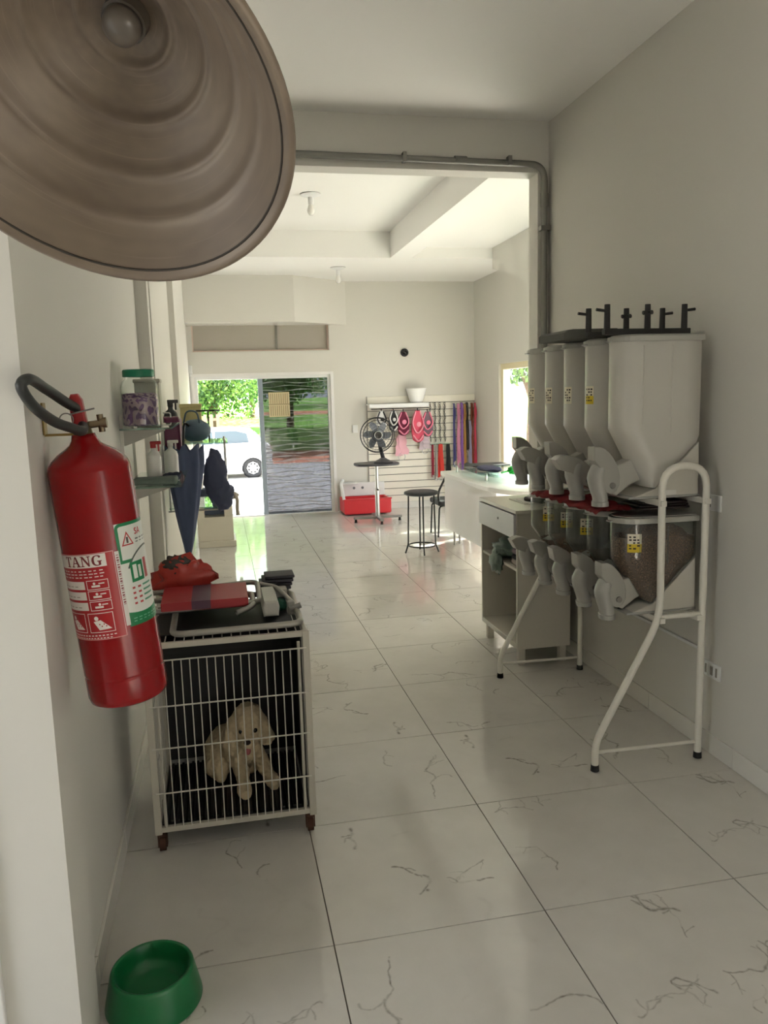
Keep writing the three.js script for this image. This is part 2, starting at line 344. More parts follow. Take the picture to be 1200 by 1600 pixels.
single('door_cable', 'thin white cable running down beside the entrance door', 'cable', cyl([-1.352, 0.1, -9.42], [-1.352, 2.06, -9.42], 0.007), whitePlastic);

// ------------------------------------------------------------------ big lamp shade in the foreground
{
  const c = V(-1.122, 2.061, 1.315), ax = V(0.286, 0.770, -0.571).normalize();
  const t = thing('dish_lamp', 'large ribbed metal dish lamp shade hanging in the foreground', 'lamp', [c.x, c.y, c.z]);
  const q = new THREE.Quaternion().setFromUnitVectors(V(0, 1, 0), ax), place = (g) => g.applyQuaternion(q).translate(c.x, c.y, c.z);
  const depth = 0.195, R = 0.232, prof = [], outer = [];
  const ys = (r) => depth * (1 - Math.pow(r / R, 1.75));
  for (let i = 0; i <= 110; i++) { const r = 0.018 + (R - 0.018) * i / 110; let b = 0; for (const r0 of [0.056, 0.108, 0.154, 0.190]) b -= 0.005 * Math.exp(-(((r - r0) / 0.0055) ** 2)); prof.push([r, ys(r) + b]); }
  const lip = [[R + 0.002, -0.001], [R + 0.006, -0.006], [R + 0.012, -0.004], [R + 0.013, 0.003], [R + 0.008, 0.006]];
  for (let i = prof.length - 1; i >= 0; i -= 3) outer.push([prof[i][0] + 0.002, prof[i][1] + 0.006]);
  const worn = tex(512, 512, (x, y) => { const n = nz(x / 60, y / 60, 2) * 10 + nz(x / 14, y / 14, 5) * 6; const s = Math.max(0, nz(x / 90, y / 4, 9) - 0.35) * 40; return [122 + n + s, 108 + n + s, 93 + n * 0.8 + s]; });
  part('reflector', place(lathe([...prof, ...lip, ...outer], 96)), mat('#ffffff', 0.5, { map: worn, metalness: 0.15 }), t, 'dull greyish brown ribbed reflector');
  part('rim_seam', place(new THREE.TorusGeometry(R - 0.002, 0.0016, 6, 96).rotateX(Math.PI / 2).translate(0, 0.002, 0)), mat('#3a342d', 0.8), t);
  part('socket', place(cyl([0, depth + 0.05, 0], [0, depth - 0.022, 0], 0.030, 0.027)), mat('#5d564d', 0.5), t);
  part('bulb', place(lathe([[0, 0.150], [0.012, 0.152], [0.0215, 0.158], [0.0235, 0.166], [0.0235, 0.175], [0, 0.176]], 24)), mat('#6f675e', 0.3), t);
  const apex = c.clone().addScaledVector(ax, depth + 0.05);
  part('arm', pipe([[apex.x, apex.y, apex.z], [apex.x + 0.07, apex.y + 0.2, apex.z - 0.14], [apex.x + 0.07, CE, apex.z - 0.14]], 0.011, 0.08, 10), brushed, t);
  part('ceiling_rose', cyl([apex.x + 0.07, CE - 0.02, apex.z - 0.14], [apex.x + 0.07, CE, apex.z - 0.14], 0.05), brushed, t);
}

// ------------------------------------------------------------------ fire extinguisher
{
  const B = V(-1.258, 0.978, 0.2), t = thing('fire_extinguisher', 'red fire extinguisher hanging tilted on the wall at left', 'extinguisher', [B.x, B.y, B.z]);
  const tilt = 5.1 * D, place = (g) => g.rotateZ(tilt).translate(B.x, B.y, B.z), R = 0.1;
  const red = mat('#8a050c', 0.22, { specularIntensity: 0.7 });
  const body = part('cylinder', place(lathe([[0, 0.004], [R * 0.86, 0.0], [R * 0.96, 0.006], [R, 0.02], [R, 0.068], [R - 0.0025, 0.072], [R - 0.0025, 0.076], [R, 0.08], [R, 0.598], [R - 0.001, 0.606], [R * 0.95, 0.618], [R * 0.86, 0.631], [R * 0.7, 0.645], [R * 0.52, 0.656], [R * 0.38, 0.666], [R * 0.31, 0.677], [R * 0.28, 0.69], [0, 0.69]], 64)), red, t);
  // printed labels
  const cv = document.createElement('canvas'); cv.width = 512; cv.height = 512; let c = cv.getContext('2d');
  c.fillStyle = '#a30f18'; c.fillRect(0, 0, 512, 512);
  c.fillStyle = '#ddd6cf'; c.fillRect(40, 8, 420, 74); c.fillStyle = '#6d1216'; c.font = 'bold 84px serif'; c.textAlign = 'left'; c.fillText('TANG', 190, 74);
  c.fillStyle = '#ddd6cf'; for (let i = 0; i < 3; i++) for (let k = 0; k < 12; k++) c.fillRect(60 + k * 32, 98 + i * 18, 14 + ((k * 7 + i * 5) % 14), 6);
  for (let i = 0; i < 3; i++) {
    const y = 160 + i * 62; c.fillStyle = '#ddd6cf'; c.fillRect(60, y, 250, 48);
    c.strokeStyle = '#e3dcd5'; c.lineWidth = 4; c.strokeRect(325, y - 2, 125, 52);
    c.fillStyle = '#e3dcd5'; c.beginPath(); c.arc(370 + i * 6, y + 16, 8, 0, 7); c.fill(); c.fillRect(352, y + 26, 50, 12); c.fillRect(395, y + 14, 34, 7);
    c.fillStyle = '#9a8f86'; for (let k = 0; k < 5; k++) c.fillRect(75 + k * 40, y + 28, 26, 5);
  }
  for (let i = 0; i < 2; i++) {
    const x = 120 + i * 175, y = 352; c.strokeStyle = '#e3dcd5'; c.lineWidth = 4; c.strokeRect(x, y, 150, 112);
    c.fillStyle = '#e3dcd5'; c.beginPath(); c.arc(x + 50, y + 30, 13, 0, 7); c.fill(); c.beginPath(); c.moveTo(x + 30, y + 48); c.lineTo(x + 75, y + 40); c.lineTo(x + 135, y + 95); c.lineTo(x + 60, y + 100); c.fill();
    c.fillStyle = '#a30f18'; for (let k = 0; k < 5; k++) c.fillRect(x + 62 + k * 13, y + 62 + (k % 2) * 12, 7, 7);
  }
  c.fillStyle = '#ddd6cf'; for (let k = 0; k < 16; k++) c.fillRect(90 + k * 23, 480, 14, 7), c.fillRect(110 + k * 20, 496, 12, 6);
  c.strokeStyle = '#d9c8c0'; c.lineWidth = 3; c.strokeRect(4, 4, 500, 503);
  const t1 = new THREE.CanvasTexture(cv); t1.colorSpace = THREE.SRGBColorSpace; t1.anisotropy = 8;
  const decal = (a0, a1, y0, y1, m, name, label) => { const g = new THREE.CylinderGeometry(R + 0.0006, R + 0.0006, y1 - y0, 32, 1, true, a0 * D, (a1 - a0) * D); g.translate(0, (y0 + y1) / 2, 0); part(name, place(g), m, body, label); };
  decal(-100, 22, 0.185, 0.405, mat('#ffffff', 0.35, { map: t1 }), 'printed_label', 'red and white instruction print with TANG lettering');
  const c2 = document.createElement('canvas'); c2.width = 256; c2.height = 512; c = c2.getContext('2d');
  c.fillStyle = '#dfe0d8'; c.fillRect(0, 0, 256, 512); c.strokeStyle = '#0f7a48'; c.lineWidth = 16; c.beginPath(); c.moveTo(70, 190); c.lineTo(8, 190); c.lineTo(8, 30); c.quadraticCurveTo(8, 8, 34, 8); c.lineTo(256, 8); c.stroke();
  c.strokeStyle = '#b8332f'; c.lineWidth = 6; c.beginPath(); c.moveTo(60, 50); c.lineTo(30, 110); c.lineTo(92, 110); c.closePath(); c.stroke(); c.fillStyle = '#5a4a44'; c.fillRect(54, 72, 12, 30);
  c.fillStyle = '#b8242c'; c.font = 'bold 44px sans-serif'; c.fillText('SA', 112, 70); c.fillStyle = '#6b6b66'; for (let k = 0; k < 4; k++) c.fillRect(112 + k * 34, 88, 24, 7), c.fillRect(112 + k * 34, 104, 20, 5);
  c.strokeStyle = '#4e564f'; c.lineWidth = 9; c.beginPath(); c.arc(190, 300, 165, 3.6, 5.2); c.stroke();
  c.fillStyle = '#0f7a48'; c.fillRect(50, 200, 86, 100); c.fillStyle = '#dfe0d8'; c.fillRect(64, 214, 26, 70); c.fillRect(100, 222, 20, 60);
  c.fillStyle = '#b03a3a'; c.fillRect(146, 196, 30, 100); for (let r = 0; r < 4; r++) { c.fillRect(44, 322 + r * 26, 16, 10); c.fillRect(78, 322 + r * 26, 20, 10); c.fillStyle = '#4f8f72'; c.fillRect(112, 320 + r * 26, 80, 9); c.fillStyle = '#b03a3a'; }
  c.fillStyle = '#0f7a48'; c.beginPath(); c.moveTo(0, 440); c.quadraticCurveTo(110, 470, 256, 430); c.lineTo(256, 512); c.lineTo(0, 512); c.fill();
  c.fillStyle = '#7fb79b'; for (let k = 0; k < 7; k++) c.fillRect(24 + k * 30, 474, 20, 5), c.fillRect(24 + k * 30, 488, 16, 5);
  const t2 = new THREE.CanvasTexture(c2); t2.colorSpace = THREE.SRGBColorSpace; t2.anisotropy = 8;
  decal(27, 100, 0.205, 0.465, mat('#ffffff', 0.35, { map: t2 }), 'paper_label', 'white and green paper label');
  const c3 = document.createElement('canvas'); c3.width = 64; c3.height = 256; c = c3.getContext('2d'); c.fillStyle = '#d8cfc8'; c.fillRect(0, 0, 64, 256); c.fillStyle = '#7a1518'; for (let k = 0; k < 22; k++) c.fillRect(16, 12 + k * 8, 34, 2 + (k % 3) * 1.5);
  const t3 = new THREE.CanvasTexture(c3); t3.colorSpace = THREE.SRGBColorSpace; decal(21.8, 28, 0.21, 0.40, mat('#ffffff', 0.4, { map: t3 }), 'barcode_strip');
  const head = part('valve', place([cyl([0, 0.685, 0], [0, 0.715, 0], 0.024, 0.02), cyl([-0.005, 0.71, 0], [0.052, 0.712, 0], 0.009), cyl([0.046, 0.69, 0], [0.046, 0.734, 0], 0.008), cyl([0.045, 0.712, 0], [0.06, 0.712, 0], 0.013)].length ? mergeGeometries([cyl([0, 0.685, 0], [0, 0.715, 0], 0.024, 0.02), cyl([-0.005, 0.71, 0], [0.052, 0.712, 0], 0.009), cyl([0.046, 0.69, 0], [0.046, 0.734, 0], 0.008), cyl([0.045, 0.712, 0], [0.06, 0.712, 0], 0.013)].map(fixGeo)) : null), mat('#7d705a', 0.35, { metalness: 0.9 }), t, 'tarnished brass valve');
  part('lever', place(exXY([[-0.02, 0.70], [0.016, 0.70], [0.012, 0.775], [0.004, 0.79], [-0.012, 0.79], [-0.02, 0.775]], -0.014, 0.016, 0.005)), mat('#8f171b', 0.4), t);
  part('hose', spline([[-1.318, 1.69, 0.205], [-1.315, 1.675, 0.235], [-1.335, 1.685, 0.28], [-1.36, 1.70, 0.32], [-1.392, 1.745, 0.40], [-1.402, 1.785, 0.43], [-1.392, 1.797, 0.41], [-1.372, 1.775, 0.32], [-1.34, 1.738, 0.225], [-1.325, 1.728, 0.205]], 0.0125, 80, 12), mat('#2d2f2d', 0.42), t, 'black rubber hose loop');
  part('pin_ring', new THREE.TorusGeometry(0.016, 0.0016, 6, 20).translate(-1.352, 1.702, 0.225), brushed, t);
  part('safety_pin', cyl([-1.345, 1.715, 0.222], [-1.285, 1.728, 0.222], 0.002), brushed, t);
  const brass = mat('#8a7444', 0.4, { metalness: 0.9 });
  part('bracket', [bx(-1.414, -1.409, 1.665, 1.745, 0.165, 0.20, 0.002), bx(-1.412, -1.33, 1.662, 1.668, 0.17, 0.195, 0.002)], brass, t, 'brass wall bracket');
}

// ------------------------------------------------------------------ dispenser rack with ten dispensers
{
  const t = thing('dispenser_rack', 'white tubular steel rack carrying two rows of pet food dispensers', 'rack', [0.9, 0, -1.5]);
  for (const z of [-0.868, -2.12]) {
    const f = part('side_frame', pipe([[0.62, 0.02, z], [0.62, 0.135, z], [0.932, 0.70, z], [0.926, 1.392, z], [1.146, 1.392, z], [1.146, 0.02, z]], 0.0165, 0.105, 14), whiteEnamel, t);
    part('cross_bar', [cyl([0.935, 0.703, z], [1.146, 0.703, z], 0.011), cyl([0.62, 0.088, z], [1.146, 0.080, z], 0.008)], whiteEnamel, f);
    for (const x of [0.62, 1.146]) part('foot', cyl([x, 0.0005, z], [x, 0.03, z], 0.02, 0.018), rubber, f);
  }
  for (const [x, y] of [[0.926, 1.228], [1.146, 1.228], [0.934, 0.690], [1.12, 0.690]]) part('rail', bx(x - 0.013, x + 0.013, y - 0.013, y + 0.013, -0.845, -2.14, 0.003), whiteEnamel, t);
  part('rail_plate', bx(0.93, 0.985, 1.268, 1.29, -0.853, -0.85), mat('#d9d7d0', 0.5), t);
}
const milky = mat('#f1eee6', 0.32, { transmission: 0.42, thickness: 0, clearcoat: 0.4, clearcoatRoughness: 0.25 });
const clearP = mat('#dfe2de', 0.06, { transmission: 0.93, thickness: 0, ior: 1.5 });
const baseGrey = mat('#cdc9be', 0.45), headGrey = mat('#a3a199', 0.33), neckGrey = mat('#b2b0a7', 0.35), lidGrey = mat('#b2b1a9', 0.28), lidTopGrey = mat('#a8a79f', 0.35);
const kibTex = tex(256, 256, (x, y) => { const gx = x / 9, gy = y / 9; const a = nz(gx, gy, 1) * 90 + nz(gx * 2.1, gy * 2.1, 4) * 60; return [112 + a, 82 + a * 0.8, 60 + a * 0.65]; }, true, [5, 5]);
const kibMat = mat('#ffffff', 0.9, { map: kibTex, bumpMap: kibTex, bumpScale: 0.004 });
function stickerTex(kind) {
  const cv = document.createElement('canvas'); cv.width = 64; cv.height = 96; const c = cv.getContext('2d');
  c.fillStyle = kind === 2 ? '#e8e2cf' : '#e7dfc9'; c.fillRect(0, 0, 64, 96);
  if (kind > 0) { c.fillStyle = '#d9be2c'; c.fillRect(0, 52, 64, 44); }
  c.fillStyle = '#2f2a26'; for (let r = 0; r < 5; r++) for (let k = 0; k < 3; k++) if ((r * 3 + k * 5 + kind) % 4) c.fillRect(8 + k * 18, 12 + r * 15, 9 + ((r + k) % 3) * 2, 8);
  const t = new THREE.CanvasTexture(cv); t.colorSpace = THREE.SRGBColorSpace; return mat('#ffffff', 0.6, { map: t });
}
const stickers = [stickerTex(0), stickerTex(1), stickerTex(2)];
// hopper: stacked D-shaped sections, round towards the aisle, flat towards the wall; levels are [y, front x, back x]
function hopperGeo(levels, z0, z1) {
  const zc = (z0 + z1) / 2, hw = (z1 - z0) / 2, m = 28, pos = [], idx = [];
  for (const [y, xf, xb] of levels) {
    const d = xb - xf, r = Math.min(hw, d * 0.5);
    for (let j = 0; j <= 16; j++) { const a = Math.PI / 2 + j / 16 * Math.PI; pos.push(xf + r + r * Math.cos(a), y, zc + hw * Math.sin(a)); }
    for (let j = 0; j < m - 17; j++) { const u = (j + 1) / (m - 16), q = u * 3; pos.push(q < 1 ? xf + r + (xb - xf - r) * q : q < 2 ? xb : xb - (xb - xf - r) * (q - 2), y, q < 1 ? zc - hw : q < 2 ? zc - hw + 2 * hw * (q - 1) : zc + hw); }
  }
  const L = levels.length;
  for (let i = 0; i < L - 1; i++) for (let j = 0; j < m; j++) { const a = i * m + j, b = i * m + (j + 1) % m; idx.push(a, a + m, b, b, a + m, b + m); }
  const o = (L - 1) * m; for (let j = 1; j < m - 1; j++) idx.push(o, o + j + 1, o + j);
  const g = new THREE.BufferGeometry(); g.setAttribute('position', new THREE.Float32BufferAttribute(pos, 3)); g.setIndex(idx); g.computeVertexNormals(); return g;
}
function dispenser(row, k, turn, label, opt) {
  const y0 = row ? 0.705 : 1.242, top = row ? 1.140 : 1.955, z1 = -0.93 - k * 0.24, z0 = z1 - 0.2, zc = (z0 + z1) / 2, sx = row ? 0.042 : 0;
  const t = thing('food_dispenser', label, 'dispenser', [0.9, y0, zc], row ? 'lower row of pet food dispensers' : 'upper row of pet food dispensers');
  const xf = 0.757 + sx * 0.4, lv = [], yA = y0 + (row ? 0.25 : 0.315), yE = y0 + 0.05;
  const back = (y) => y > y0 + 0.26 ? 1.142 : 0.93 + (1.142 - 0.93) * (y - yE) / (0.21), front = (y) => y > yA ? xf : xf + (0.905 - xf) * Math.pow((yA - y) / (yA - yE), 1.0);
  for (let i = 0; i <= 10; i++) { const y = top - (top - yA) * i / 10; lv.push([y, front(y), back(y)]); }
  for (let i = 1; i <= 8; i++) { const y = yA - (yA - yE) * i / 8; lv.push([y, front(y), back(y)]); }
  const h = part('hopper', hopperGeo(lv, z0, z1), row ? clearP : milky, t, row ? 'clear plastic hopper' : 'milky plastic hopper');
  for (const [x, yb] of [[0.86, yA + 0.02], [1.0, yA - 0.02]]) part('rib', cyl([x, yb, z1], [x, top - 0.03, z1], 0.0035, 0.0035, 8), row ? clearP : milky, h);
  const bm = baseGrey;
  part('base', exXY([[1.146, y0 + 0.25], [1.15, y0 + 0.008], [0.82, y0 + 0.008], [0.935, y0 + 0.045]], z0 + 0.006, z1 - 0.003, 0.005), bm, t);
  part('base_tray', bx(0.80, 1.155, y0, y0 + 0.012, z0, z1, 0.005), greyPlastic, t);
  const lid = (e, ya, yb) => { const P = []; const r = 0.1 + e, cx = xf + 0.1; for (let j = 0; j <= 16; j++) { const a = Math.PI / 2 + j / 16 * Math.PI; P.push([cx + r * Math.cos(a), zc + r * Math.sin(a)]); } P.push([1.148 + e * 0.5, zc - r], [1.148 + e * 0.5, zc + r]); return exXZ(P, ya, yb, 0.004); };
  const lp = part('lid', lid(0.009, top - 0.012, top + 0.014), lidGrey, t, 'grey plastic lid');
  part('lid_top', lid(-0.006, top + 0.0142, top + 0.020), lidTopGrey, lp);
  part('lid_tab', bx(xf - 0.022, xf - 0.004, top - 0.010, top - 0.002, zc - 0.02, zc + 0.02, 0.003), greyPlastic, lp);
  // dispensing head
  const X = (x) => x + sx, H = (y) => y0 + y, P = [X(0.738), H(0.074)], hm = headGrey;
  const rot = (q) => q.map(([x, y]) => { const dx = X(x) - P[0], dy = H(y) - P[1]; return [P[0] + dx * Math.cos(turn) - dy * Math.sin(turn), P[1] + dx * Math.sin(turn) + dy * Math.cos(turn)]; });
  const hd = part('head', exXY(rot([[0.660, 0.240], [0.690, 0.240], [0.712, 0.230], [0.734, 0.212], [0.752, 0.190], [0.769, 0.162], [0.781, 0.134], [0.788, 0.10], [0.786, 0.065], [0.772, 0.035], [0.745, 0.022], [0.722, 0.03], [0.705, 0.06], [0.698, 0.10], [0.692, 0.14], [0.661, 0.178]]), zc - 0.030, zc + 0.040, 0.004), hm, t, 'grey quarter-round dispensing head');
  part('knob', cyl([P[0] + 0.012, P[1] - 0.012, zc + 0.038], [P[0] + 0.012, P[1] - 0.012, zc + 0.047], 0.014), mat('#7f7d77', 0.4), hd);
  part('neck', exXY([[0.765, 0.152], [0.80, 0.160], [0.858, 0.185], [0.905, 0.135], [0.905, 0.085], [0.84, 0.060], [0.775, 0.012], [0.748, 0.026], [0.75, 0.10]].map(([x, y]) => [X(x), H(y)]), zc - 0.042, zc + 0.034, 0.006), neckGrey, t);
  part('spout', sweep([[X(0.722), H(0.165)], [X(0.705), H(0.145)], [X(0.690), H(0.10)], [X(0.697), H(0.055)], [X(0.709), H(0.01)], [X(0.711), H(-0.03)]], zc, [0.014, 0.032, 0.041, 0.037, 0.033, 0.033], 0.044), greyPlastic, t, 'curved light grey spout');
  part('spout_collar', sweep([[X(0.7105), H(-0.012)], [X(0.711), H(-0.034)]], zc, [0.037, 0.037], 0.048), greyPlastic, t);
  if (opt?.kibble) {
    const kl = [], K = opt.kibble; for (let i = 0; i <= 14; i++) { const y = K - (K - yE - 0.006) * i / 14; kl.push([y, front(y) + 0.006, back(y) - 0.006]); }
    const kg = hopperGeo(kl, z0 + 0.006, z1 - 0.004), n = kl[0], dome = blob([(n[1] + n[2]) / 2 + 0.03, K - 0.004, zc], [(n[2] - n[1]) / 2 - 0.02, k ? 0.02 : 0.055, 0.09], 0.12, 6, 4, k);
    part('kibble', [uvMetres(fixGeo(kg), 1), uvMetres(dome, 1)], kibMat, t, 'brown kibble filling');
  }
  if (opt?.sticker !== undefined) { // curved sticker on the round front
    const [sy, sh] = row ? [y0 + 0.335, 0.085] : [y0 + 0.47, 0.085], g = new THREE.CylinderGeometry(0.1008, 0.1008, sh, 10, 1, true, row ? -40 * D : -96 * D, row ? 36 * D : 34 * D); g.translate(xf + 0.1, sy, zc);
    part('sticker', g, stickers[opt.sticker], t, 'small printed price sticker');
  }
  return t;
}
// tube of elliptical section in the x-y plane around z = zc
function sweep(pts, zc, rx, rz) {
  const cv = new THREE.CatmullRomCurve3(pts.map((p) => V(p[0], p[1], 0))), n = 22, m = 16, pos = [], idx = [];
  for (let i = 0; i <= n; i++) {
    const u = i / n, p = cv.getPoint(u), d = cv.getTangent(u), q = u * (rx.length - 1), a = Math.min(rx.length - 2, Math.floor(q)), r = rx[a] + (rx[a + 1] - rx[a]) * (q - a);
    for (let j = 0; j < m; j++) { const w = j / m * 2 * Math.PI, s = Math.cos(w) * r; pos.push(p.x - d.y * s, p.y + d.x * s, zc + Math.sin(w) * rz * Math.min(1, r / 0.034)); }
  }
  for (let i = 0; i < n; i++) for (let j = 0; j < m; j++) { const a = i * m + j, b = i * m + (j + 1) % m, c = a + m, d = b + m; idx.push(a, b, c, b, d, c); }
  for (const [o, f] of [[0, 1], [n * m, 0]]) for (let j = 1; j < m - 1; j++) f ? idx.push(o, o + j + 1, o + j) : idx.push(o, o + j, o + j + 1);
  const g = new THREE.BufferGeometry(); g.setAttribute('position', new THREE.Float32BufferAttribute(pos, 3)); g.setIndex(idx); g.computeVertexNormals(); return g;
}
const ord = ['nearest', 'second', 'third', 'fourth', 'farthest'];
const turnsU = [0, 0.6, 0.05, 0.5, 0.0], turnsL = [0, 0.05, 0.2, 0.3, 0.5];
for (let k = 0; k < 5; k++) dispenser(0, k, turnsU[k], `tall milky white pet food dispenser, ${ord[k]} of the upper row`, k ? { sticker: [1, 0, 0, 0][k - 1] } : {});
for (let k = 0; k < 5; k++) dispenser(1, k, turnsL[k], k ? `clear pet food dispenser with grey lid, ${ord[k]} of the lower row` : 'clear pet food dispenser filled with brown kibble, nearest of the lower row', { kibble: k === 0 ? 1.06 : [0, 0.86, 0.88, 0.90, 0.88][k], sticker: k === 1 ? undefined : [2, 0, 1, 2, 1][k] });
// things lying on the dispensers
{
  const t = thing('black_post_frame', 'black plastic frame with six upright pegged posts on top of the dispensers', 'frame', [0.9, 1.977, -1.08]);
  const m = mat('#1b1a1a', 0.55);
  for (const z of [-1.0, -1.165]) part('runner', bx(0.70, 1.12, 1.9775, 2.002, z - 0.016, z + 0.016, 0.003), m, t);
  for (const [z, xs] of [[-1.0, [[0.717, -1], [0.913, 0], [1.095, 1]]], [-1.165, [[0.71, -1], [0.90, 0], [1.085, 1]]]]) for (const [x, s] of xs) {
    const p = part('post', cyl([x, 2.0, z], [x, 2.108, z], 0.014, 0.0125, 12), m, t);
    part('peg', s ? [cyl([x, 2.08, z], [x + s * 0.052, 2.086, z], 0.006, 0.007, 8)] : [cyl([x, 2.072, z - 0.035], [x, 2.072, z + 0.035], 0.0075, 0.0075, 8), cyl([x - 0.024, 2.072, z], [x + 0.024, 2.072, z], 0.008, 0.008, 8)], m, p);
  }
}
single('grey_cushion', 'dark grey rolled cushion lying on the dispenser lids behind the posts', 'cushion', [exXY([[0.655, 1.980], [0.655, 2.012], [0.67, 2.024], [0.70, 2.028], [0.93, 2.03], [0.94, 1.98]], -1.30, -1.62, 0.006)], mat('#55564f', 0.7));
{ // crumpled red cloth draped over lower lids
  const g = new THREE.PlaneGeometry(0.20, 0.80, 16, 60), p = g.attributes.position;
  for (let i = 0; i < p.count; i++) { const u = p.getX(i), v = p.getY(i); p.setXYZ(i, 0.765 + u + 0.02 * nz(v * 6, 2, 0), 1.192 + 0.022 * Math.abs(nz(u * 18, v * 9, 1)) + 0.012 * nz(u * 30, v * 22, 4) - Math.max(0, -u - 0.07) * 0.35, -1.36 + v); }
  g.computeVertexNormals(); const b = g.clone(); b.translate(0, -0.004, 0); const ix = b.index.array; for (let i = 0; i < ix.length; i += 3) [ix[i], ix[i + 1]] = [ix[i + 1], ix[i]]; b.computeVertexNormals();
  single('red_cloth', 'crumpled dark red cloth lying between the two dispenser rows', 'cloth', [g, b], mat('#7c0f18', 0.75));
}
{
  const t = thing('black_tray_stack', 'stack of thin black trays on the nearest lower dispenser lid', 'tray', [1.0, 1.185, -1.05]);
  for (let k = 0; k < 3; k++) part('tray', bx(0.86 + k * 0.02, 1.13, 1.185 + k * 0.0115, 1.195 + k * 0.0115, -0.965 - k * 0.01, -1.15, 0.004), mat('#211c1a', 0.45), t);
}

// ------------------------------------------------------------------ cabinet beside the rack
{
  const t = thing('open_cabinet', 'off-white open cabinet with one drawer beside the dispenser rack', 'cabinet', [0.97, 0, -2.6]);
  const m = mat('#cfcabd', 0.4), x0 = 0.79, x1 = 1.15, z1 = -2.27, z0 = -2.96;
  part('side_panel', bx(x0, x1, 0.11, 0.985, z1, z1 - 0.018, 0.002), m, t); part('side_panel', bx(x0, x1, 0.11, 0.985, z0, z0 + 0.018, 0.002), m, t);
  part('back_panel', bx(x1 - 0.012, x1, 0.11, 0.985, z0 + 0.018, z1 - 0.018), m, t);
  part('bottom_panel', bx(x0, x1 - 0.012, 0.11, 0.145, z0 + 0.018, z1 - 0.018, 0.002), m, t);
  part('shelf', bx(x0 + 0.005, x1 - 0.012, 0.615, 0.633, z0 + 0.018, z1 - 0.018, 0.002), m, t);
  part('top', bx(x0 - 0.012, x1, 0.985, 1.008, z0 - 0.005, z1 + 0.008, 0.003), mat('#d8d4c8', 0.3), t);
  const d = part('drawer', [bx(x0 - 0.016, x0 - 0.001, 0.828, 0.978, z0 + 0.004, z1 - 0.02, 0.002), bx(x0, x1 - 0.03, 0.84, 0.95, z0 + 0.03, z1 - 0.03)], mat('#d9d8dc', 0.35), t, 'pale drawer front with keyhole');
  part('keyhole', new THREE.CylinderGeometry(0.008, 0.008, 0.003, 14).rotateZ(Math.PI / 2).translate(x0 - 0.0165, 0.918, -2.57), black, d);
  for (const [x, z] of [[x0 + 0.04, z1 - 0.04], [x0 + 0.04, z0 + 0.06], [x1 - 0.04, z1 - 0.04], [x1 - 0.04, z0 + 0.06]]) part('foot', bx(x - 0.022, x + 0.022, 0.0005, 0.11, z - 0.022, z + 0.022, 0.003), m, t);
}
single('net_bag', 'crumpled dark green net bag spilling from the open cabinet shelf', 'bag', [blob([0.90, 0.705, -2.60], [0.125, 0.065, 0.16], 0.5, 2.6, 5, 3), blob([0.772, 0.62, -2.60], [0.03, 0.075, 0.09], 0.5, 3, 4, 9)], mat('#5a6b61', 0.35));
for (let k = 0; k < 4; k++) single('folded_cloth', ['light pinkish folded cloth at the bottom of the cabinet shelf pile', 'black folded cloth second in the cabinet shelf pile', 'mauve folded cloth third in the cabinet shelf pile', 'dark folded cloth on top of the cabinet shelf pile'][k], 'cloth', (() => { const g = new RoundedBoxGeometry(0.30, 0.034, 0.15 - k * 0.012, 4, 0.015), p = g.attributes.position; for (let i = 0; i < p.count; i++) p.setY(i, p.getY(i) + 0.004 * nz(p.getX(i) * 20, p.getZ(i) * 20, k)); g.computeVertexNormals(); return g.rotateY(0.05 * (k - 1)).translate(0.965, 0.651 + k * 0.036, -2.372); })(), mat(['#b3a79f', '#26242a', '#7d6a75', '#2a2528'][k], 0.85), 'folded cloths on the cabinet shelf');
{
  const t = thing('sticker_card', 'small white card with a dark scalloped edge inside the cabinet', 'card', [1.13, 0.48, -2.36]);
  part('card', bx(1.1345, 1.1375, 0.475, 0.56, -2.33, -2.395), mat('#2b2722', 0.7), t); part('face', bx(1.1335, 1.1344, 0.482, 0.553, -2.337, -2.388), mat('#d9d5c8', 0.7), t);
}
{
  const t = thing('paper_and_phone', 'white papers with a black handset on the cabinet top', 'papers', [1.0, 1.008, -2.6]);
  part('paper', [bx(0.93, 1.13, 1.0085, 1.0125, -2.50, -2.78).rotateY(0), bx(0.95, 1.14, 1.013, 1.016, -2.46, -2.70)], mat('#dcd9d0', 0.6), t);
  part('handset', new RoundedBoxGeometry(0.06, 0.03, 0.19, 3, 0.012).rotateY(0.3).translate(1.02, 1.032, -2.52), black, t);
}

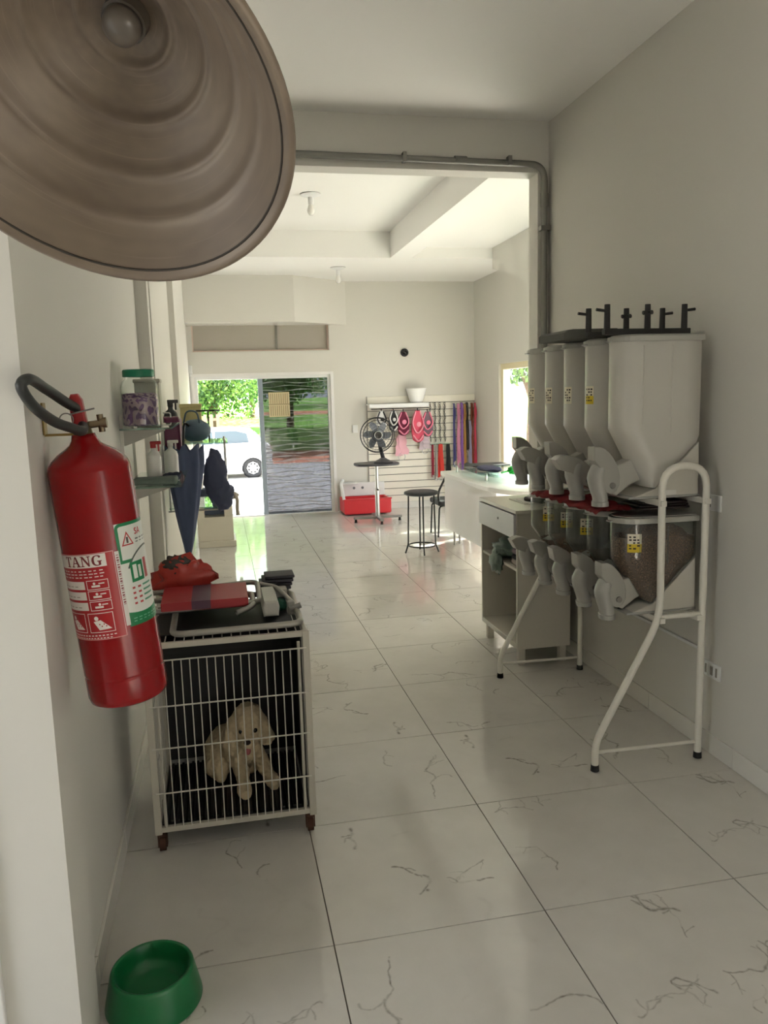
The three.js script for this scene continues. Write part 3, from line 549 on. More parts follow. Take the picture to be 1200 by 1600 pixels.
// ------------------------------------------------------------------ reception counter
{
  const t = thing('reception_counter', 'white reception counter with a raised glass shelf', 'counter', [1.8, 0, -5.5]);
  const m = mat('#f1efea', 0.3);
  part('body', bx(1.56, 2.10, 0.20, 0.80, -6.42, -4.72, 0.01), m, t);
  const s = [[1.50, -6.50], [2.25, -6.50], [2.25, -4.30], [1.75, -4.30]]; for (let i = 1; i < 9; i++) { const a = i / 9; s.push([1.75 - 0.29 * Math.sin(a * Math.PI / 2), -4.30 - 0.75 * (1 - Math.cos(a * Math.PI / 2))]); } s.push([1.46, -5.05]);
  part('worktop', exXZ(s, 0.80, 0.845, 0.006), m, t);
  part('front_panel', bx(1.53, 1.56, 0.19, 0.80, -6.44, -4.70, 0.004), m, t);
  part('glass_shelf', exXZ([[1.60, -6.40], [2.24, -6.40], [2.24, -5.0], [1.66, -5.0], [1.58, -5.25]], 0.905, 0.915), mat('#e4f1ec', 0, { transmission: 1, thickness: 0 }), t);
  for (const [x, z] of [[1.64, -5.30], [1.64, -6.30], [2.15, -5.15], [2.15, -6.30]]) part('standoff', cyl([x, 0.845, z], [x, 0.9165, z], 0.014), steel, t);
  for (const [x, z] of [[1.60, -6.30], [1.68, -6.36], [1.60, -4.85], [2.05, -4.85], [2.05, -6.30]]) part('leg', cyl([x, 0.0005, z], [x, 0.20, z], 0.012), brushed, t);
}
single('navy_pouch', 'long navy cloth pouch on the glass counter shelf', 'pouch', blob([1.74, 0.950, -5.48], [0.11, 0.028, 0.24], 0.25, 2, 4, 5), mat('#3c3d5c', 0.7));
single('green_toy', 'bright green toy on the counter beside the navy pouch', 'toy', [blob([1.86, 0.962, -5.10], [0.06, 0.035, 0.05], 0.5, 2.5, 4, 12), cyl([1.80, 0.955, -5.10], [1.72, 0.945, -5.06], 0.008)], mat('#1fae3d', 0.4));
single('black_tablet', 'thin black folder lying on the far end of the glass counter shelf', 'folder', bx(1.75, 2.2, 0.917, 0.930, -6.38, -6.05, 0.004), black);
single('grey_tray', 'grey flat tray on the near glass counter shelf edge', 'tray', bx(1.63, 1.70, 0.917, 0.935, -6.0, -5.78, 0.005), darkPlastic);

// ------------------------------------------------------------------ bar stool and chair
{
  const x = 1.135, z = -6.0, t = thing('bar_stool', 'black round-seat metal bar stool in the middle of the shop', 'stool', [x, 0, z]);
  part('seat', lathe([[0, 0.645], [0.165, 0.645], [0.185, 0.655], [0.19, 0.668], [0.183, 0.682], [0.15, 0.692], [0, 0.695]], 40, [x, 0, z]), mat('#24262a', 0.45), t);
  part('footring', new THREE.TorusGeometry(0.15, 0.009, 8, 48).rotateX(Math.PI / 2).translate(x, 0.085, z), blackGloss, t);
  for (let k = 0; k < 4; k++) { const a = k * Math.PI / 2 + 0.12, c = Math.cos(a), s = Math.sin(a); part('leg', pipe([[x + c * 0.14, 0.65, z + s * 0.14], [x + c * 0.152, 0.10, z + s * 0.152], [x + c * 0.185, 0.001, z + s * 0.185]], 0.009, 0.03, 8), blackGloss, t); }
}
{
  const t = thing('visitor_chair', 'black chair with bent tube back half hidden by the counter', 'chair', [1.75, 0, -7.0]);
  part('seat', new RoundedBoxGeometry(0.42, 0.07, 0.42, 4, 0.03).translate(1.76, 0.42, -7.0), mat('#1d1e21', 0.6), t);
  part('backrest', new RoundedBoxGeometry(0.05, 0.26, 0.40, 4, 0.02).rotateZ(-0.25).translate(2.02, 0.74, -7.0), mat('#1d1e21', 0.6), t);
  for (const z of [-6.83, -7.17]) part('leg', pipe([[2.05, 0.85, z], [1.98, 0.40, z], [1.94, 0.001, z]], 0.011, 0.05, 8), steel, t);
  for (const z of [-6.83, -7.17]) part('leg', pipe([[1.97, 0.385, z], [1.575, 0.385, z], [1.555, 0.001, z]], 0.011, 0.05, 8), blackGloss, t);
  part('armrest', pipe([[1.57, 0.39, -6.83], [1.56, 0.55, -6.83], [1.68, 0.78, -6.83], [2.03, 0.79, -6.83]], 0.014, 0.06, 8), blackGloss, t);
}

// ------------------------------------------------------------------ grooming table and fan
{
  const x = 1.1, z = -8.3, t = thing('grooming_table', 'black-topped pedestal grooming table carrying the fan', 'table', [x, 0, z]);
  const e = []; for (let i = 0; i < 40; i++) { const a = i / 40 * 2 * Math.PI; e.push([x + 0.305 * Math.sign(Math.cos(a)) * Math.pow(Math.abs(Math.cos(a)), 0.55), z + 0.22 * Math.sign(Math.sin(a)) * Math.pow(Math.abs(Math.sin(a)), 0.55)]); }
  part('top', exXZ(e, 0.785, 0.815, 0.006), mat('#3c3c40', 0.4), t);
  part('column', [cyl([x, 0.06, z], [x, 0.45, z], 0.032), cyl([x, 0.45, z], [x, 0.785, z], 0.024), cyl([x, 0.43, z], [x, 0.47, z], 0.037)], steel, t);
  part('column_knob', cyl([x, 0.45, z + 0.03], [x, 0.45, z + 0.075], 0.012), black, t);
  part('base', [bx(x - 0.34, x + 0.34, 0.045, 0.08, z - 0.028, z + 0.028, 0.005), bx(x - 0.028, x + 0.028, 0.045, 0.08, z - 0.30, z + 0.30, 0.005)], brushed, t);
  for (const [a, b] of [[-0.31, 0], [0.31, 0], [0, -0.27], [0, 0.27]]) part('foot', cyl([x + a, 0.0005, z + b], [x + a, 0.045, z + b], 0.02, 0.014), rubber, t);
}
{
  const x = 1.11, y = 1.20, z = -8.22, t = thing('desk_fan', 'black round desk fan standing on the grooming table', 'fan', [x + 0.08, 0.815, z - 0.05]);
  part('base', [lathe([[0, 0.0], [0.13, 0.0], [0.13, 0.015], [0.06, 0.05], [0.03, 0.07], [0, 0.07]], 32, [x + 0.08, 0.816, z - 0.05])], mat('#4a4a4d', 0.4), t);
  part('neck', [cyl([x + 0.08, 0.88, z - 0.05], [x + 0.03, 1.10, z - 0.08], 0.028, 0.022), cyl([x, y, z - 0.14], [x, y, z - 0.03], 0.07, 0.07)], black, t);
  const rings = []; for (const [r, dz, w] of [[0.235, 0, 0.0075], [0.2, 0.035, 0.003], [0.16, 0.05, 0.002], [0.12, 0.056, 0.002], [0.085, 0.06, 0.004], [0.225, -0.05, 0.004], [0.20, 0.0, 0.003]]) rings.push(new THREE.TorusGeometry(r, w, 6, 48).translate(x, y, z + dz));
  for (let k = 0; k < 32; k++) { const a = k / 32 * 2 * Math.PI, c = Math.cos(a), s = Math.sin(a); rings.push(spline([[x + c * 0.08, y + s * 0.08, z + 0.06], [x + c * 0.16, y + s * 0.16, z + 0.05], [x + c * 0.205, y + s * 0.205, z + 0.033], [x + c * 0.235, y + s * 0.235, z]], 0.0012, 8, 4)); }
  part('grille', rings, mat('#1c1c1e', 0.35), t);
  part('hub', cyl([x, y, z + 0.02], [x, y, z + 0.068], 0.06, 0.05, 24), blackGloss, t);
  part('hub_ring', new THREE.TorusGeometry(0.052, 0.005, 6, 32).translate(x, y, z + 0.066), steel, t);
  const bm = mat('#7b8088', 0.25, { transmission: 0.3, thickness: 0 });
  for (let k = 0; k < 6; k++) { const s = new THREE.Shape(); s.moveTo(0.03, -0.02); s.bezierCurveTo(0.10, -0.09, 0.19, -0.06, 0.195, 0.0); s.bezierCurveTo(0.19, 0.05, 0.12, 0.03, 0.03, 0.03); part('blade', new THREE.ExtrudeGeometry(s, { depth: 0.003, bevelEnabled: false }).rotateX(0.3).rotateZ(k * Math.PI / 3).translate(x, y, z), bm, t); }
}
// ------------------------------------------------------------------ red and white pet bed against the back wall
{
  const t = thing('pet_carrier', 'red and white plastic pet carrier base on the floor by the back wall', 'carrier', [1.07, 0, -9.1]);
  const red = mat('#d8333a', 0.35);
  part('tray', [bx(0.74, 1.42, 0.02, 0.05, -9.36, -8.92, 0.01), bx(0.73, 1.43, 0.03, 0.235, -8.945, -8.915, 0.012), bx(0.73, 1.43, 0.03, 0.235, -9.365, -9.335, 0.012), bx(1.40, 1.43, 0.03, 0.235, -9.35, -8.93, 0.012), bx(0.73, 0.76, 0.03, 0.235, -9.35, -8.93, 0.012), bx(0.72, 1.44, 0.225, 0.245, -8.95, -8.905, 0.008)], red, t);
  part('back_shell', [bx(0.75, 1.42, 0.235, 0.44, -9.36, -9.335, 0.012), bx(0.75, 1.0, 0.43, 0.45, -9.36, -9.2, 0.01)], whitePlastic, t);
  part('side_handle', pipe([[0.735, 0.24, -8.95], [0.70, 0.47, -8.97], [0.78, 0.485, -9.3]], 0.022, 0.05, 10), whitePlastic, t);
  for (const x of [0.95, 1.08]) part('vent', new THREE.CylinderGeometry(0.02, 0.02, 0.004, 16).rotateX(Math.PI / 2).translate(x, 0.36, -9.333), mat('#7d7f80', 0.6), t);
  for (const x of [0.80, 1.36]) part('foot', cyl([x, 0.0005, -9.15], [x, 0.022, -9.15], 0.02), rubber, t);
}

// ------------------------------------------------------------------ slatted display wall
{
  const t = thing('slatwall_display', 'off-white slatted display panel on the back wall', 'display', [2.05, 0.1, ZB]);
  const m = mat('#ebe6d8', 0.4), P = 0.1075;
  part('backing', bx(1.21, 2.89, 0.11, 1.70, ZB + 0.0005, ZB + 0.006), mat('#77736b', 0.5), t);
  for (let k = 0; k < 15; k++) { const y1 = k ? 1.60 - (k - 1) * P : 1.71, y0 = 1.60 - k * P; part('slat', bx(1.205, 2.892, y0 + 0.008, y1 - 0.002, ZB + 0.002, ZB + 0.02, 0.003), m, t); }
  part('edge_trim', bx(1.195, 1.205, 0.1, 1.715, ZB + 0.0005, ZB + 0.022), brushed, t);
}
{
  const t = thing('display_shelf', 'white shelf on the upper left of the slatted display', 'shelf', [1.65, 1.54, ZB]);
  part('board', bx(1.19, 2.10, 1.585, 1.605, ZB + 0.022, -9.19, 0.003), whitePlastic, t); part('front_lip', bx(1.19, 2.10, 1.545, 1.60, -9.19, -9.18, 0.003), whitePlastic, t);
  part('hook_bar', cyl([1.22, 1.53, -9.20], [2.10, 1.53, -9.20], 0.006), blackGloss, t);
}
single('white_cone_bowl', 'white plastic cone-shaped bowl on the display shelf', 'bowl', lathe([[0, 0.002], [0.085, 0.0], [0.10, 0.03], [0.155, 0.212], [0.151, 0.212], [0.095, 0.034], [0.08, 0.008], [0, 0.008]], 36, [1.94, 1.606, -9.31]), mat('#f3f3f0', 0.35));
const fabric = (c) => mat(c, 0.85);
function harness(x, y1, y0, w, c1, c2, label) {
  const z = -9.19, t = thing('pet_harness', label, 'harness', [x, y0, z], 'harnesses hanging on the slatted display');
  part('hook', spline([[x, y1 + 0.03, z - 0.01], [x, y1 + 0.045, z + 0.02], [x, y1 + 0.005, z + 0.025]], 0.006, 10, 6), black, t);
  const h = y1 - y0, s = new THREE.Shape(); s.moveTo(x - w * 0.15, y1); s.bezierCurveTo(x - w * 0.6, y1 - h * 0.3, x - w * 0.55, y0 + h * 0.35, x - w * 0.4, y0 + h * 0.1); s.quadraticCurveTo(x, y0 - h * 0.06, x + w * 0.4, y0 + h * 0.1); s.bezierCurveTo(x + w * 0.6, y0 + h * 0.4, x + w * 0.5, y1 - h * 0.3, x + w * 0.15, y1);
  part('vest', new THREE.ExtrudeGeometry(s, { depth: 0.02, bevelEnabled: true, bevelSize: 0.012, bevelThickness: 0.012, bevelSegments: 3 }).translate(0, 0, z), fabric(c1), t);
  part('strap', [spline([[x - w * 0.2, y1, z + 0.03], [x - w * 0.5, y1 - h * 0.4, z + 0.055], [x - w * 0.1, y0 + h * 0.3, z + 0.06], [x + w * 0.45, y1 - h * 0.45, z + 0.055], [x + w * 0.2, y1, z + 0.03]], 0.011, 30, 6)], fabric(c2), t);
  part('strap', [spline([[x - w * 0.45, y0 + h * 0.22, z + 0.03], [x, y0 + h * 0.05, z + 0.06], [x + w * 0.45, y0 + h * 0.22, z + 0.03]], 0.012, 16, 6)], fabric(c2), t);
  part('patch', lathe([[0, 0.006], [w * 0.2, 0.004], [w * 0.22, 0]], 18).rotateX(Math.PI / 2).translate(x + w * 0.08, y1 - h * 0.42, z + 0.035), fabric(c2), t);
}
harness(1.37, 1.49, 1.22, 0.13, '#e6e4e2', '#2f2f33', 'white and black striped harness hanging above the fan');
harness(1.55, 1.49, 1.20, 0.12, '#2b2b2e', '#d8d6d2', 'black and white patterned harness next to the striped one');
harness(1.70, 1.47, 1.13, 0.16, '#6e1f39', '#e58aa4', 'maroon harness with a pink badge on the display');
harness(1.92, 1.48, 1.02, 0.17, '#d4546a', '#e99aa8', 'pink ruffled harness in the middle of the display');
harness(2.07, 1.46, 1.10, 0.15, '#77626c', '#ee7f98', 'grey harness with pink flower on the right of the display shelf');
function hanging(name, label, x, y1, y0, w, color, cat, group, curl = 0.008) {
  const z = -9.36, t = thing(name, label, cat, [x, y0, z], group);
  part('peg', cyl([x, y1 + 0.012, -9.41], [x, y1 + 0.02, -9.30], 0.004, 0.004, 6), blackGloss, t);
  const n = 22; // doubled strap
  for (const s of [0, 1]) { const pos = [], idx = [], o = 0; for (let i = 0; i <= n; i++) { const u = i / n, y = y1 + 0.014 + (y0 - y1) * u * (s ? 0.93 : 1), cx = x + curl * nz(u * 3, x * 7, s) + (s - 0.5) * w * 0.7 * u, zz = z + 0.03 + s * 0.012 + 0.012 * nz(u * 4, s, x * 5); for (const [a, b] of [[-1, -1], [1, -1], [1, 1], [-1, 1]]) pos.push(cx + a * w / 2, y, zz + b * 0.002); }
    for (let i = 0; i < n; i++) for (let k = 0; k < 4; k++) { const a = o + i * 4 + k, b = o + i * 4 + (k + 1) % 4; idx.push(a, b, a + 4, b, b + 4, a + 4); }
  const g = new THREE.BufferGeometry(); g.setAttribute('position', new THREE.Float32BufferAttribute(pos, 3)); g.setIndex(idx); const q = g.toNonIndexed(); q.computeVertexNormals();
  part('strap', q, fabric(color), t); }
  if (name === 'pet_leash') part('handle', spline([[x, y1 - 0.02, z + 0.05], [x - 0.015, y1 - 0.10 - 0.05 * nz(x * 9, 1, 2), z + 0.06], [x, y1 - 0.24, z + 0.065], [x + 0.014, y1 - 0.11, z + 0.06]], 0.008, 24, 6, true), fabric(color), t);
  part('clip', [new THREE.TorusGeometry(w * 0.45, 0.005, 6, 14).translate(x, y0 + 0.0, z + 0.03), cyl([x, y0 + 0.02, z + 0.03], [x, y0 + 0.06, z + 0.03], 0.009)], steel, t);
}
const lg = 'leashes hanging on the slatted display';
hanging('pet_leash', 'dark blue and purple leash, leftmost of the long leashes', 2.53, 1.56, 0.62, 0.026, '#46447c', 'leash', lg);
hanging('pet_leash', 'pink leash beside the dark blue one', 2.60, 1.56, 0.60, 0.034, '#d98fb0', 'leash', lg);
hanging('pet_leash', 'purple leash between the pink and the tan one', 2.655, 1.57, 0.52, 0.028, '#8d5fb0', 'leash', lg);
hanging('pet_leash', 'tan leash with an orange clip', 2.70, 1.55, 0.50, 0.026, '#b98a4c', 'leash', lg);
hanging('pet_leash', 'black leash with a tangled handle', 2.735, 1.57, 0.80, 0.036, '#2a2526', 'leash', lg);
hanging('pet_leash', 'pale lilac leash behind the black handle', 2.782, 1.30, 0.50, 0.028, '#a9a5c6', 'leash', lg);
hanging('pet_leash', 'brown leather leash on the right of the display', 2.815, 1.56, 0.48, 0.028, '#7c3b21', 'leash', lg);
hanging('pet_leash', 'rosy red leash, rightmost on the display', 2.865, 1.56, 0.47, 0.026, '#cf4a63', 'leash', lg);
single('orange_clip', 'orange ring toy clipped low on the tan leash', 'toy', new THREE.TorusGeometry(0.032, 0.014, 8, 20).scale(0.8, 1.3, 1).translate(2.70, 0.56, -9.29), mat('#f0900f', 0.4));
hanging('pet_collar', 'orange-red collars hanging under the small glass shelf', 2.31, 0.96, 0.44, 0.06, '#cf3a30', 'collar', 'collars hanging under the small shelf');
hanging('pet_collar', 'black collar under the right end of the small glass shelf', 2.43, 0.95, 0.50, 0.05, '#24282a', 'collar', 'collars hanging under the small shelf');
hanging('pet_collar', 'thin maroon collar at the left end of the small glass shelf', 2.18, 0.95, 0.45, 0.026, '#8e2234', 'collar', 'collars hanging under the small shelf');
hanging('pet_collar', 'grey collar between the maroon and the orange-red ones', 2.235, 0.95, 0.42, 0.03, '#9b968e', 'collar', 'collars hanging under the small shelf');
hanging('pink_garment', 'pale pink dog dress hanging below the maroon harness', 1.70, 1.12, 0.80, 0.12, '#efb7c2', 'dress', undefined, 0.05);
hanging('lilac_garment', 'pale lilac dog shirt hanging below the grey harness', 2.07, 1.09, 0.88, 0.11, '#cfbfc6', 'shirt', undefined, 0.03);
const chainM = mat('#6f7169', 0.45, { metalness: 0.6 });
for (let k = 0; k < 4; k++) {
  const x = [2.165, 2.245, 2.32, 2.395][k], t = thing('chain_leash', ['leftmost', 'second from left', 'third from left', 'rightmost'][k] + ' of the four grey chain leashes on the display', 'chain', [x, 1.0, -9.37], 'grey chain leashes on the slatted display');
  part('peg', cyl([x, 1.595, -9.41], [x, 1.60, -9.33], 0.004, 0.004, 6), blackGloss, t);
  const ls = []; for (let i = 0; i < 22; i++) ls.push(new THREE.TorusGeometry(0.013, 0.005, 5, 10).scale(0.9, 1.35, 1).rotateY(i % 2 ? Math.PI / 2 : 0).translate(x + 0.006 * Math.sin(i), 1.58 - i * 0.0265, -9.37));
  part('links', ls, chainM, t);
}
single('glass_display_shelf', 'small glass shelf on the slatted display below the chains', 'shelf', [bx(2.13, 2.47, 0.975, 0.983, -9.408, -9.22)], greenPane);

// ------------------------------------------------------------------ left wall: glass shelves, jar and bottles
{
  const rails = thing('shelf_uprights', 'pair of slotted metal uprights carrying the glass shelves on the left wall', 'shelf rail', [XL, 1.0, -1.8]);
  for (const z of [-1.62, -2.12]) part('upright', bx(XL, XL + 0.014, 0.55, 1.68, z - 0.012, z + 0.012, 0.002), whiteEnamel, rails);
}
function glassShelf(y, x1, z0, z1, label) {
  const t = thing('glass_shelf', label, 'shelf', [XL, y, z1], 'glass shelves on the left wall');
  part('pane', bx(XL + 0.016, x1, y - 0.008, y, z0, z1), mat('#cfe0d8', 0.03, { transmission: 0.85, thickness: 0 }), t);
  for (const z of [-1.62, -2.12]) part('bracket', exXY([[XL + 0.014, y - 0.012], [x1 - 0.04, y - 0.012], [x1 - 0.04, y - 0.02], [XL + 0.022, y - 0.085], [XL + 0.014, y - 0.085]], z - 0.005, z + 0.005), mat('#bdb9ae', 0.4), t);
}
glassShelf(1.620, -1.20, -1.45, -2.25, 'upper glass shelf on the left wall under the big jar');
glassShelf(1.352, -1.17, -1.45, -2.25, 'lower glass shelf on the left wall with the white bottles');
{
  const x = -1.342, z = -1.60, t = thing('candy_jar', 'big clear jar with green lid holding purple snacks', 'jar', [x, 1.62, z]);
  part('glass', lathe([[0, 0.003], [0.078, 0.003], [0.085, 0.012], [0.085, 0.19], [0.078, 0.212], [0.064, 0.226], [0.063, 0.24]], 40, [x, 1.62, z]), mat('#f2f6f3', 0.04, { transmission: 0.96, thickness: 0 }), t);
  part('lid', lathe([[0, 0.268], [0.068, 0.268], [0.072, 0.262], [0.072, 0.236], [0.069, 0.234]], 40, [x, 1.62, z]), mat('#127a58', 0.4), t, 'green screw lid');
  const cs = tex(256, 256, (a, b) => { const v = nz(a / 10, b / 10, 3), w = nz(a / 22, b / 22, 6); return v > 0.05 ? [92 + w * 40, 48 + w * 30, 110 + w * 40] : [176 + w * 50, 150 + w * 50, 160 + w * 50]; });
  part('snacks', lathe([[0, 0.008], [0.076, 0.008], [0.0815, 0.016], [0.0815, 0.12], [0.079, 0.155], [0.06, 0.16], [0.03, 0.148], [0, 0.152]], 40, [x, 1.62, z]), mat('#ffffff', 0.7, { map: cs, bumpMap: cs, bumpScale: 0.004 }), t, 'purple and white snacks');
}
single('tin_box', 'tall grey metal tin behind the big jar on the upper glass shelf', 'tin', [bx(-1.385, -1.265, 1.6205, 1.84, -1.80, -1.92, 0.006), bx(-1.39, -1.26, 1.83, 1.85, -1.795, -1.925, 0.006)], mat('#a39d90', 0.4, { metalness: 0.3 }));
function bottle(x, z, y, r, h, label, body, cap) {
  const t = thing('spray_bottle', label, 'bottle', [x, y, z]);
  part('body', lathe([[0, 0.001], [r, 0.001], [r, h * 0.6], [r * 0.85, h * 0.7], [r * 0.35, h * 0.78], [r * 0.35, h * 0.84], [0, h * 0.84]], 24, [x, y, z]), mat(body, 0.35), t);
  part('trigger', [cyl([x, y + h * 0.84, z], [x, y + h * 0.93, z], r * 0.4), bx(x - r * 0.4, x + r * 1.1, y + h * 0.92, y + h, z - r * 0.3, z + r * 0.3, 0.004), bx(x + r * 0.6, x + r * 0.85, y + h * 0.76, y + h * 0.92, z - r * 0.15, z + r * 0.15, 0.002)], mat(cap, 0.4), t);
}
bottle(-1.30, -1.62, 1.352, 0.034, 0.20, 'white spray bottle with red head on the lower glass shelf', '#e6e3dd', '#a51d24');
bottle(-1.235, -1.86, 1.352, 0.036, 0.19, 'plain white spray bottle further along the lower glass shelf', '#e9e7e0', '#e4e1da');
single('green_towel', 'folded grey-green towel on the lower glass shelf', 'towel', (() => { const g = new RoundedBoxGeometry(0.2, 0.032, 0.12, 6, 0.014), p = g.attributes.position; for (let i = 0; i < p.count; i++) p.setY(i, p.getY(i) + 0.007 * nz(p.getX(i) * 16, p.getZ(i) * 16, 1)); g.computeVertexNormals(); return g.translate(-1.29, 1.374, -1.51); })(), fabric('#69766c'));
single('navy_cloth_ball', 'small crumpled navy cloth beside the white bottles', 'cloth', blob([-1.225, 1.373, -1.69], [0.045, 0.02, 0.05], 0.4, 2.5, 4, 8), fabric('#2a2d44'));

// glass display stand further along with bags and umbrella
{
  const t = thing('glass_stand', 'wall-hung glass display stand with chrome posts along the left wall', 'stand', [-1.15, 0.97, -3.6]);
  for (const [x, z] of [[-0.955, -3.33], [-0.955, -3.85], [-1.345, -3.85], [-1.345, -3.33]]) part('post', cyl([x, 0.97, z], [x, 1.46, z], 0.008), steel, t);
  for (const y of [1.445, 1.0]) part('shelf_pane', bx(-1.355, -0.935, y - 0.008, y, -3.30, -3.88), mat('#cfe3da', 0.02, { transmission: 0.9, thickness: 0 }), t);
  for (const z of [-3.33, -3.85]) part('wall_arm', cyl([XFL + 0.002, 0.975, z], [-0.95, 0.975, z], 0.007), steel, t);
  for (const y of [1.15, 1.02]) part('clip', [cyl([-0.97, y, -3.33], [-0.94, y, -3.33], 0.014)], steel, t);
}
{
  const t = thing('purple_package', 'glossy purple and pink pet food package standing on the glass stand', 'package', [-1.32, 1.2, -3.2]);
  part('bag', exXY([[-1.40 + 0.045, 1.22], [-1.25, 1.22], [-1.235, 1.30], [-1.24, 1.60], [-1.255, 1.635], [-1.35, 1.635]], -3.195, -3.28, 0.02), mat('#5d2846', 0.25), t);
  part('side_seal', bx(-1.243, -1.232, 1.24, 1.62, -3.235, -3.245), mat('#d9c3d2', 0.4), t);
  part('hang_loop', pipe([[-1.30, 1.63, -3.19], [-1.30, 1.66, -3.19], [-1.355, 1.66, -3.19]], 0.005, 0.015, 6), steel, t);
}
bottle(-1.315, -3.5, 1.446, 0.05, 0.30, 'black spray bottle on the top pane of the glass stand', '#23262b', '#1f2023');
single('cream_box', 'cream carton with yellow lid on the glass stand', 'box', [bx(-1.26, -1.11, 1.446, 1.69, -3.70, -3.82, 0.004), bx(-1.265, -1.105, 1.685, 1.712, -3.695, -3.825, 0.004)], mat('#d6c98f', 0.6));
single('navy_handbag', 'dark navy bag on the top pane of the glass stand', 'bag', [blob([-1.15, 1.525, -3.48], [0.105, 0.078, 0.075], 0.12, 1.6, 4, 1), spline([[-1.23, 1.58, -3.44], [-1.20, 1.66, -3.44], [-1.14, 1.655, -3.44], [-1.12, 1.58, -3.44]], 0.007, 16, 6)], mat('#4e6270', 0.55));
single('black_dish', 'thin black dish on a stem at the front of the glass stand top', 'dish', [cyl([-1.06, 1.4455, -3.60], [-1.06, 1.655, -3.60], 0.006), cyl([-1.06, 1.655, -3.60], [-1.06, 1.667, -3.60], 0.085, 0.085, 28)], black);
{
  const x = -1.235, z = -3.09, yT = 0.70, yH = 1.43, t = thing('closed_umbrella', 'navy closed umbrella hanging point down from the glass stand', 'umbrella', [x, yT, z]);
  const n = 64, m = 24, pos = [], idx = [];
  for (let i = 0; i <= m; i++) for (let j = 0; j <= n; j++) {
    const u = i / m, a = j / n * 2 * Math.PI, pl = Math.cos(a * 8), r = (0.012 + 0.115 * Math.pow(u, 0.75) - 0.02 * Math.max(0, u - 0.85) * 6) * (1 + 0.16 * pl * u + 0.06 * nz(Math.cos(a) * 2, u * 4, Math.sin(a) * 2));
    pos.push(x + Math.cos(a) * r + (u - 0) * 0.015, yT + (yH - yT) * u * (1 + (u > 0.95 ? 0.03 * pl : 0)), z + Math.sin(a) * r * 0.75);
  }
  for (let i = 0; i < m; i++) for (let j = 0; j < n; j++) { const a = i * (n + 1) + j; idx.push(a, a + n + 1, a + 1, a + 1, a + n + 1, a + n + 2); }
  const g = new THREE.BufferGeometry(); g.setAttribute('position', new THREE.Float32BufferAttribute(pos, 3)); g.setIndex(idx); g.computeVertexNormals();
  part('canopy', g, mat('#4a5674', 0.7), t); part('tip', cyl([x, yT - 0.05, z], [x, yT + 0.02, z], 0.006, 0.009), mat('#cfcfcb', 0.4), t);
  part('handle', spline([[x + 0.01, yH - 0.1, z], [x + 0.012, yH + 0.04, z], [x + 0.03, yH + 0.16, z], [x + 0.055, yH + 0.14, z]], 0.008, 24, 8), black, t);
}
single('navy_jacket', 'dark navy jacket hanging beside the closed umbrella', 'jacket', [blob([-1.03, 1.21, -3.21], [0.075, 0.19, 0.05], 0.3, 2.2, 5, 4), blob([-0.985, 1.09, -3.20], [0.07, 0.10, 0.05], 0.4, 2.2, 4, 6)], mat('#50566e', 0.85));
single('lime_packet', 'small lime yellow packet on the lower pane of the glass stand', 'packet', bx(-0.99, -0.95, 1.0005, 1.16, -3.50, -3.62, 0.01), mat('#b9cf3a', 0.5));
{ // cream appliance near the door
  const t = thing('cream_cabinet', 'cream box cabinet with a window opening on the floor near the entrance', 'cabinet', [-1.1, 0, -7.3]);
  const m = mat('#d6cfbd', 0.45);
  part('plinth', bx(-1.30, -0.86, 0.0005, 0.075, -7.10, -7.62, 0.008), m, t);
  part('body', [bx(-1.30, -0.885, 0.075, 0.36, -7.12, -7.60, 0.008), bx(-1.30, -1.215, 0.355, 0.52, -7.12, -7.60, 0.006), bx(-0.985, -0.885, 0.355, 0.52, -7.12, -7.60, 0.006)], m, t);
  part('top', bx(-1.31, -0.875, 0.52, 0.535, -7.11, -7.61, 0.004), mat('#3c4650', 0.4), t);
  part('window', bx(-1.215, -0.985, 0.36, 0.52, -7.34, -7.36), mat('#6f7f9c', 0.2), t);
}
single('grooming_dryer', 'grey hand dryer with hose hanging on the cream cabinet', 'dryer', [blob([-0.87, 0.60, -7.2], [0.07, 0.045, 0.05], 0.15, 2, 4, 3), spline([[-0.84, 0.60, -7.15], [-0.825, 0.56, -7.08], [-0.83, 0.46, -7.07], [-0.825, 0.38, -7.07]], 0.022, 24, 10)], mat('#8f8577', 0.5));
single('blue_bag', 'dark blue bag on top of the cream cabinet', 'bag', blob([-1.12, 0.625, -7.35], [0.16, 0.078, 0.12], 0.2, 2, 4, 9), mat('#2c3547', 0.7));

